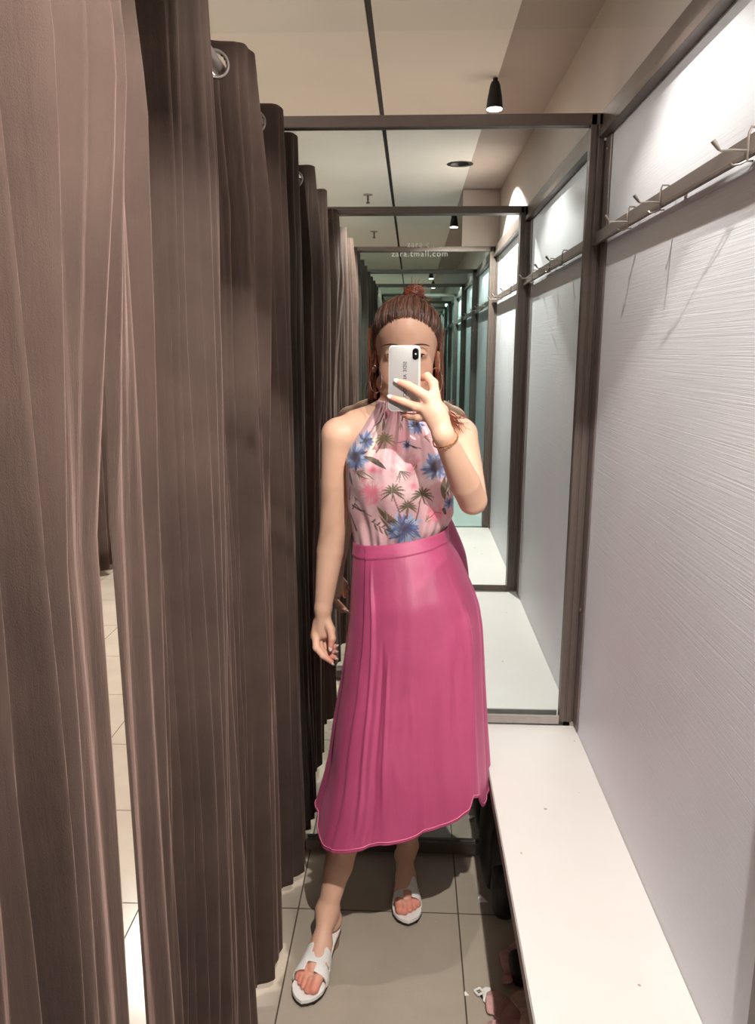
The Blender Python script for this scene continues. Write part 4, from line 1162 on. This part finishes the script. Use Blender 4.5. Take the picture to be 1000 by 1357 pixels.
# sub-parts of the skirt
wb = band(0, 15, .0022, 'waistband', mat['satin'], skirt)
for i_, nm in ((15, 'waist_stitching'), (335, 'hem_stitching')):
    row = G[i_]; tg = np.roll(row, -3, 0)-np.roll(row, 3, 0); n_ = np.stack([tg[:, 1], -tg[:, 0]], -1); n_ /= np.linalg.norm(n_, axis=1)[:, None]
    pts = [(row[k, 0]+n_[k, 0]*.0012, row[k, 1]+n_[k, 1]*.0012, row[k, 2]) for k in range(0, NT, 2)]
    o = MB().tube(pts, .0007 if 'waist' in nm else .001, 5, close=True).build(nm, mat['satin'] if 'waist' in nm else mat['skirtstitch'], smooth=True); o.parent = skirt

# ------------------------------------------------------------------ sandals
def sandal(Pf, d, lat, L):
    root = bpy.data.objects.new('sandal', None); COL.objects.link(root); root.location = Pf(.5, 0, 0); put(root, person)
    base = Matrix.Translation(-Vector(Pf(.5, 0, 0)))
    def half(t):   # half-width of the sole
        xs = [-.07, -.03, .05, .2, .4, .6, .75, .88, .97, 1.03, 1.06]; ws = [.0, .016, .0245, .0255, .0255, .034, .0395, .038, .029, .015, 0]
        return float(np.interp(t, xs, ws))
    ts = np.linspace(-.07, 1.06, 44)
    def plate(z_hi, z_lo, grow, name, material):
        mb = MB(); n = len(ts)
        for t in ts:
            w = max(.0004, half(t)+grow*(1 if 0 < half(t) else 0)); s0 = .004*math.sin(min(1, max(0, t))*PI)
            for sgn, zz_ in ((-1, z_hi), (1, z_hi), (1, z_lo), (-1, z_lo)):
                mb.v.append(Pf(t, sgn*w+s0*.3, bed(t)+zz_))
        for i in range(n-1):
            for k in range(4): mb.f.append([i*4+k, i*4+(k+1) % 4, (i+1)*4+(k+1) % 4, (i+1)*4+k])
        mb.f.append([0, 1, 2, 3]); mb.f.append([(n-1)*4+3, (n-1)*4+2, (n-1)*4+1, (n-1)*4])
        o = mb.build(name, material); bv = o.modifiers.new('b', 'BEVEL'); bv.width = .0015; bv.segments = 2; bv.limit_method = 'ANGLE'
        o.parent = root; o.matrix_parent_inverse = base; return o
    plate(0, -.009, 0, 'insole', mat['strap']); plate(-.009, -.0135, .001, 'outsole', mat['solerub'])
    mb = MB(); prof = [(0, 1), (.5, .93), (1, .9)]
    ring = []
    for hz_, k_ in ((bed(.08)-.0135, 1.0), (.028, .9), (.0, .84)):
        for a in range(20):
            an_ = 2*PI*a/20; tt = .105+(.135 if math.cos(an_) > 0 else .155)*math.cos(an_)*k_
            if math.cos(an_) > .0: tt = min(tt, .21)
            mb.v.append(Pf(tt, .0255*math.sin(an_)*k_, hz_))
    for i in range(2):
        for a in range(20): mb.f.append([i*20+a, i*20+(a+1) % 20, (i+1)*20+(a+1) % 20, (i+1)*20+a])
    mb.f.append(list(range(20))); mb.f.append([40+a for a in range(20)][::-1])
    o = mb.build('heel_block', mat['heel'], smooth=True); o.parent = root; o.matrix_parent_inverse = base
    # forefoot support under the ball down to the floor
    mb = MB(); n = 16
    for i in range(n):
        t = .58+.40*i/(n-1); w = half(t)*.92
        for sgn, zz_ in ((-1, bed(t)-.0135), (1, bed(t)-.0135), (1, 0.0005), (-1, 0.0005)): mb.v.append(Pf(t, sgn*w, zz_))
    for i in range(n-1):
        for k in range(4): mb.f.append([i*4+k, i*4+(k+1) % 4, (i+1)*4+(k+1) % 4, (i+1)*4+k])
    mb.f.append([0, 1, 2, 3]); mb.f.append([(n-1)*4+3, (n-1)*4+2, (n-1)*4+1, (n-1)*4])
    o = mb.build('toe_platform', mat['solerub']); o.parent = root; o.matrix_parent_inverse = base
    # cut-out strap
    nu, nv_ = 61, 40; mb = MB()
    for j in range(nv_):
        v = j/(nv_-1); t = .80-.30*v
        for i in range(nu):
            u = -1+2*i/(nu-1); hw = half(t)+.0015; ang = u*PI/2*1.0
            hgt = .037+.014*v; xx = hw*math.sin(ang)**1 if abs(u) < .999 else hw*np.sign(u)
            zc = max(0, math.cos(ang))**.62*hgt
            tt = t+.035*(1-abs(u))*(1 if v < .5 else -.3)*0
            mb.v.append(Pf(tt, xx, bed(t)-.006+zc+.002))
    for j in range(nv_-1):
        for i in range(nu-1):
            u = -1+2*(i+.5)/(nu-1); v = (j+.5)/(nv_-1); cut = False
            if abs(u+.02) < .19 and (v < .33 or v > .68): cut = True
            if abs(u) > .52 and abs(u) < .86 and abs(v-.50) < .075: cut = True
            if v < .08+.10*(abs(u)-.2)*0: cut = cut
            if not cut: mb.f.append([j*nu+i, j*nu+i+1, (j+1)*nu+i+1, (j+1)*nu+i])
    o = mb.build('strap', mat['strap'], smooth=True); s_ = o.modifiers.new('s', 'SOLIDIFY'); s_.thickness = .0028; s_.offset = 1
    bv = o.modifiers.new('b', 'BEVEL'); bv.width = .0006; bv.segments = 2
    tag(o, 'wide white leather strap with cut-outs'); o.parent = root; o.matrix_parent_inverse = base
    return root
sandal(PL, dL, latL, (toeL-heelL).length); sandal(PR, dR, latR, (toeR-heelR).length)

# ------------------------------------------------------------------ things under the bench
def lump(name, c, r, material, seed, amp=.12, flatz=0.002, seg=64, rot=0, fold=6):
    mb = MB(); bm = bmesh.new(); bmesh.ops.create_uvsphere(bm, u_segments=seg, v_segments=seg//2, radius=1)
    q_ = np.random.default_rng(seed); ks = [(q_.normal(size=3)*fold*.35*(1+i*.5), q_.uniform(0, 6)) for i in range(6)]
    for v in bm.verts:
        n = v.co.normalized(); s_ = sum(math.sin(n.x*k[0]+n.y*k[1]+n.z*k[2]+p)/(1+i*.5) for i, (k, p) in enumerate(ks))/2.2
        p = Vector((math.copysign(abs(n.x)**.7, n.x)*r[0], math.copysign(abs(n.y)**.7, n.y)*r[1], math.copysign(abs(n.z)**.75, n.z)*r[2]))*(1+amp*s_)
        p = Vector((p.x*math.cos(rot)-p.y*math.sin(rot), p.x*math.sin(rot)+p.y*math.cos(rot), p.z)); p = p+Vector(c); p.z = max(p.z, flatz)
        v.co = p
    mb.addbm(bm); return mb.build(name, material, smooth=True)
bag = empty('handbag', (.30, 1.93, 0), label='black slouchy bag standing under the bench beside the mirror', cat='bag')
put(lump('bag_body', (.305, 1.945, .150), (.075, .105, .150), mat['bag'], 3, .05), bag)
put(lump('bag_side', (.248, 1.985, .165), (.040, .075, .165), mat['bag'], 12, .06), bag)
put(lump('front_pocket', (.262, 1.865, .080), (.032, .055, .075), mat['bag'], 9, .06), bag)
for s_ in (-.03, .03):
    put(MB().tube([(.29+s_, 1.90, .27), (.275+s_, 1.895, .33), (.29+s_, 1.93, .365), (.31+s_, 1.965, .34), (.315+s_, 1.98, .27)], .006, 10).build('handle', mat['bag'], smooth=True), bag)

def cloth_piece(outline, z, name, material, seed, amp=.012, thick=.004, root=None, nsub=26):
    """soft flat shape from a plan outline, undulating"""
    me = bpy.data.meshes.new(name); bm = bmesh.new()
    vs = [bm.verts.new((x, y, 0)) for x, y in outline]; f = bm.faces.new(vs)
    bmesh.ops.triangulate(bm, faces=[f])
    for _ in range(4): bmesh.ops.subdivide_edges(bm, edges=bm.edges[:], cuts=1)
    q_ = np.random.default_rng(seed); ks = [(q_.normal(size=2)*28*(1+i*.7), q_.uniform(0, 6)) for i in range(5)]
    for v in bm.verts:
        s_ = sum(math.sin(v.co.x*k[0]+v.co.y*k[1]+p)/(1+i*.6) for i, (k, p) in enumerate(ks))/2
        v.co.z = z(v.co.x, v.co.y)+amp*(s_+1) if callable(z) else z+amp*(s_+1)
    bm.to_mesh(me); bm.free(); me.materials.append(material.m)
    me.polygons.foreach_set('use_smooth', [True]*len(me.polygons))
    o = bpy.data.objects.new(name, me); COL.objects.link(o)
    m_ = o.modifiers.new('s', 'SOLIDIFY'); m_.thickness = thick; m_.offset = 1
    if root: put(o, root)
    return o
def fl_(u, v, z=0):   # plan position on the height z
    p = W(u, v, 1.0)-Vector((0, 0, CAMZ)); k = (z-CAMZ)/p.z; return (p.x*k, k)
def smooth_outline(pts, n=5):
    P_ = [Vector((x, y)) for x, y in pts]; out = []; m_ = len(P_)
    for i in range(m_):
        p0, p1, p2, p3 = P_[i-1], P_[i], P_[(i+1) % m_], P_[(i+2) % m_]
        for k in range(n):
            t_ = k/n; q_ = .5*((2*p1)+(p2-p0)*t_+(2*p0-5*p1+4*p2-p3)*t_*t_+(3*p1-p0-3*p2+p3)*t_**3); out.append((q_.x, q_.y))
    return out
g1 = empty('garment', (.27, 1.70, 0), label='crumpled dusty pink garment half under the bench, farther from the viewer', cat='clothing')
ol = [fl_(*p, .03) for p in ((661, 1256), (673, 1251), (675, 1244), (690, 1241), (715, 1262), (712, 1296), (690, 1262), (680, 1285), (679, 1296), (668, 1300), (665, 1290), (667, 1281))]
cloth_piece(smooth_outline(ol, 4), .004, 'cloth', mat['mauve'], 2, .014, .005, g1)
put(lump('cup', (*fl_(690, 1282, .03), .03), (.028, .045, .03), mat['bag'], 5, .05), g1)
g2 = empty('garment', (.24, 1.57, 0), label='dusty pink garment with white tab on the floor, nearest the viewer beside the bench', cat='clothing')
ol = [fl_(*p, .03) for p in ((646, 1306), (660, 1303), (672, 1308), (686, 1310), (700, 1302), (722, 1330), (735, 1372), (640, 1378), (622, 1362), (652, 1345), (660, 1340), (655, 1334), (645, 1330))]
cloth_piece(smooth_outline(ol, 4), .004, 'cloth', mat['mauve'], 7, .016, .006, g2)
ol = [fl_(*p, .05) for p in ((676, 1322), (694, 1310), (712, 1330), (700, 1356), (684, 1362), (690, 1340))]
cloth_piece(smooth_outline(ol, 4), .034, 'lining', mat['tan'], 8, .010, .004, g2)
put(MB().tube([Vector((*fl_(634, 1318), .004)), Vector((*fl_(642, 1328), .006)), Vector((*fl_(652, 1334), .012)), Vector((*fl_(656, 1338), .010))], .0022, 8).build('elastic_edge', mat['bag'], smooth=True), g2)
tab = cloth_piece([fl_(*p, .012) for p in ((639, 1309), (644, 1306), (650, 1308), (648, 1330), (640, 1324))], .006, 'white_tab', mat['white_plastic'], 3, .003, .003, g2)
cb = Vector((*fl_(634.5, 1314, .006), .006)); rotb = Matrix.Rotation(.55, 3, 'Z'); mb = MB(); a_ = .0078
cs = [cb+rotb @ Vector(c) for c in ((-a_, -a_, 0), (a_, -a_, 0), (a_, a_, 0), (-a_, a_, 0))]
for i in range(4): mb.tube([cs[i], cs[(i+1) % 4]], .0028, 8)
put(mb.build('buckle', mat['white_plastic'], smooth=True), g2)
# scraps of paper on the floor
for (u, v, lb) in (((638, 1192), None, 'small white paper scrap on the floor near the black bag'), ((617.5, 1317), None, 'tiny white fibre lying on the floor tile near the buckle')):
    x, y = fl_(*u, .002); k = 1 if lb.startswith('small') else .45
    mb = MB(); mb.v = [Vector((x-.008*k, y-.010*k, .001)), Vector((x+.016*k, y-.009*k, .0015)), Vector((x-.004*k, y+.018*k, .006*k)), Vector((x-.010*k, y+.006*k, .003))]
    mb.f = [[0, 1, 2, 3]]; o = mb.build('paper_scrap', mat['white_plastic']); s_ = o.modifiers.new('s', 'SOLIDIFY'); s_.thickness = .0006
    tag(o, lb, 'paper')
bpy.context.view_layer.update()
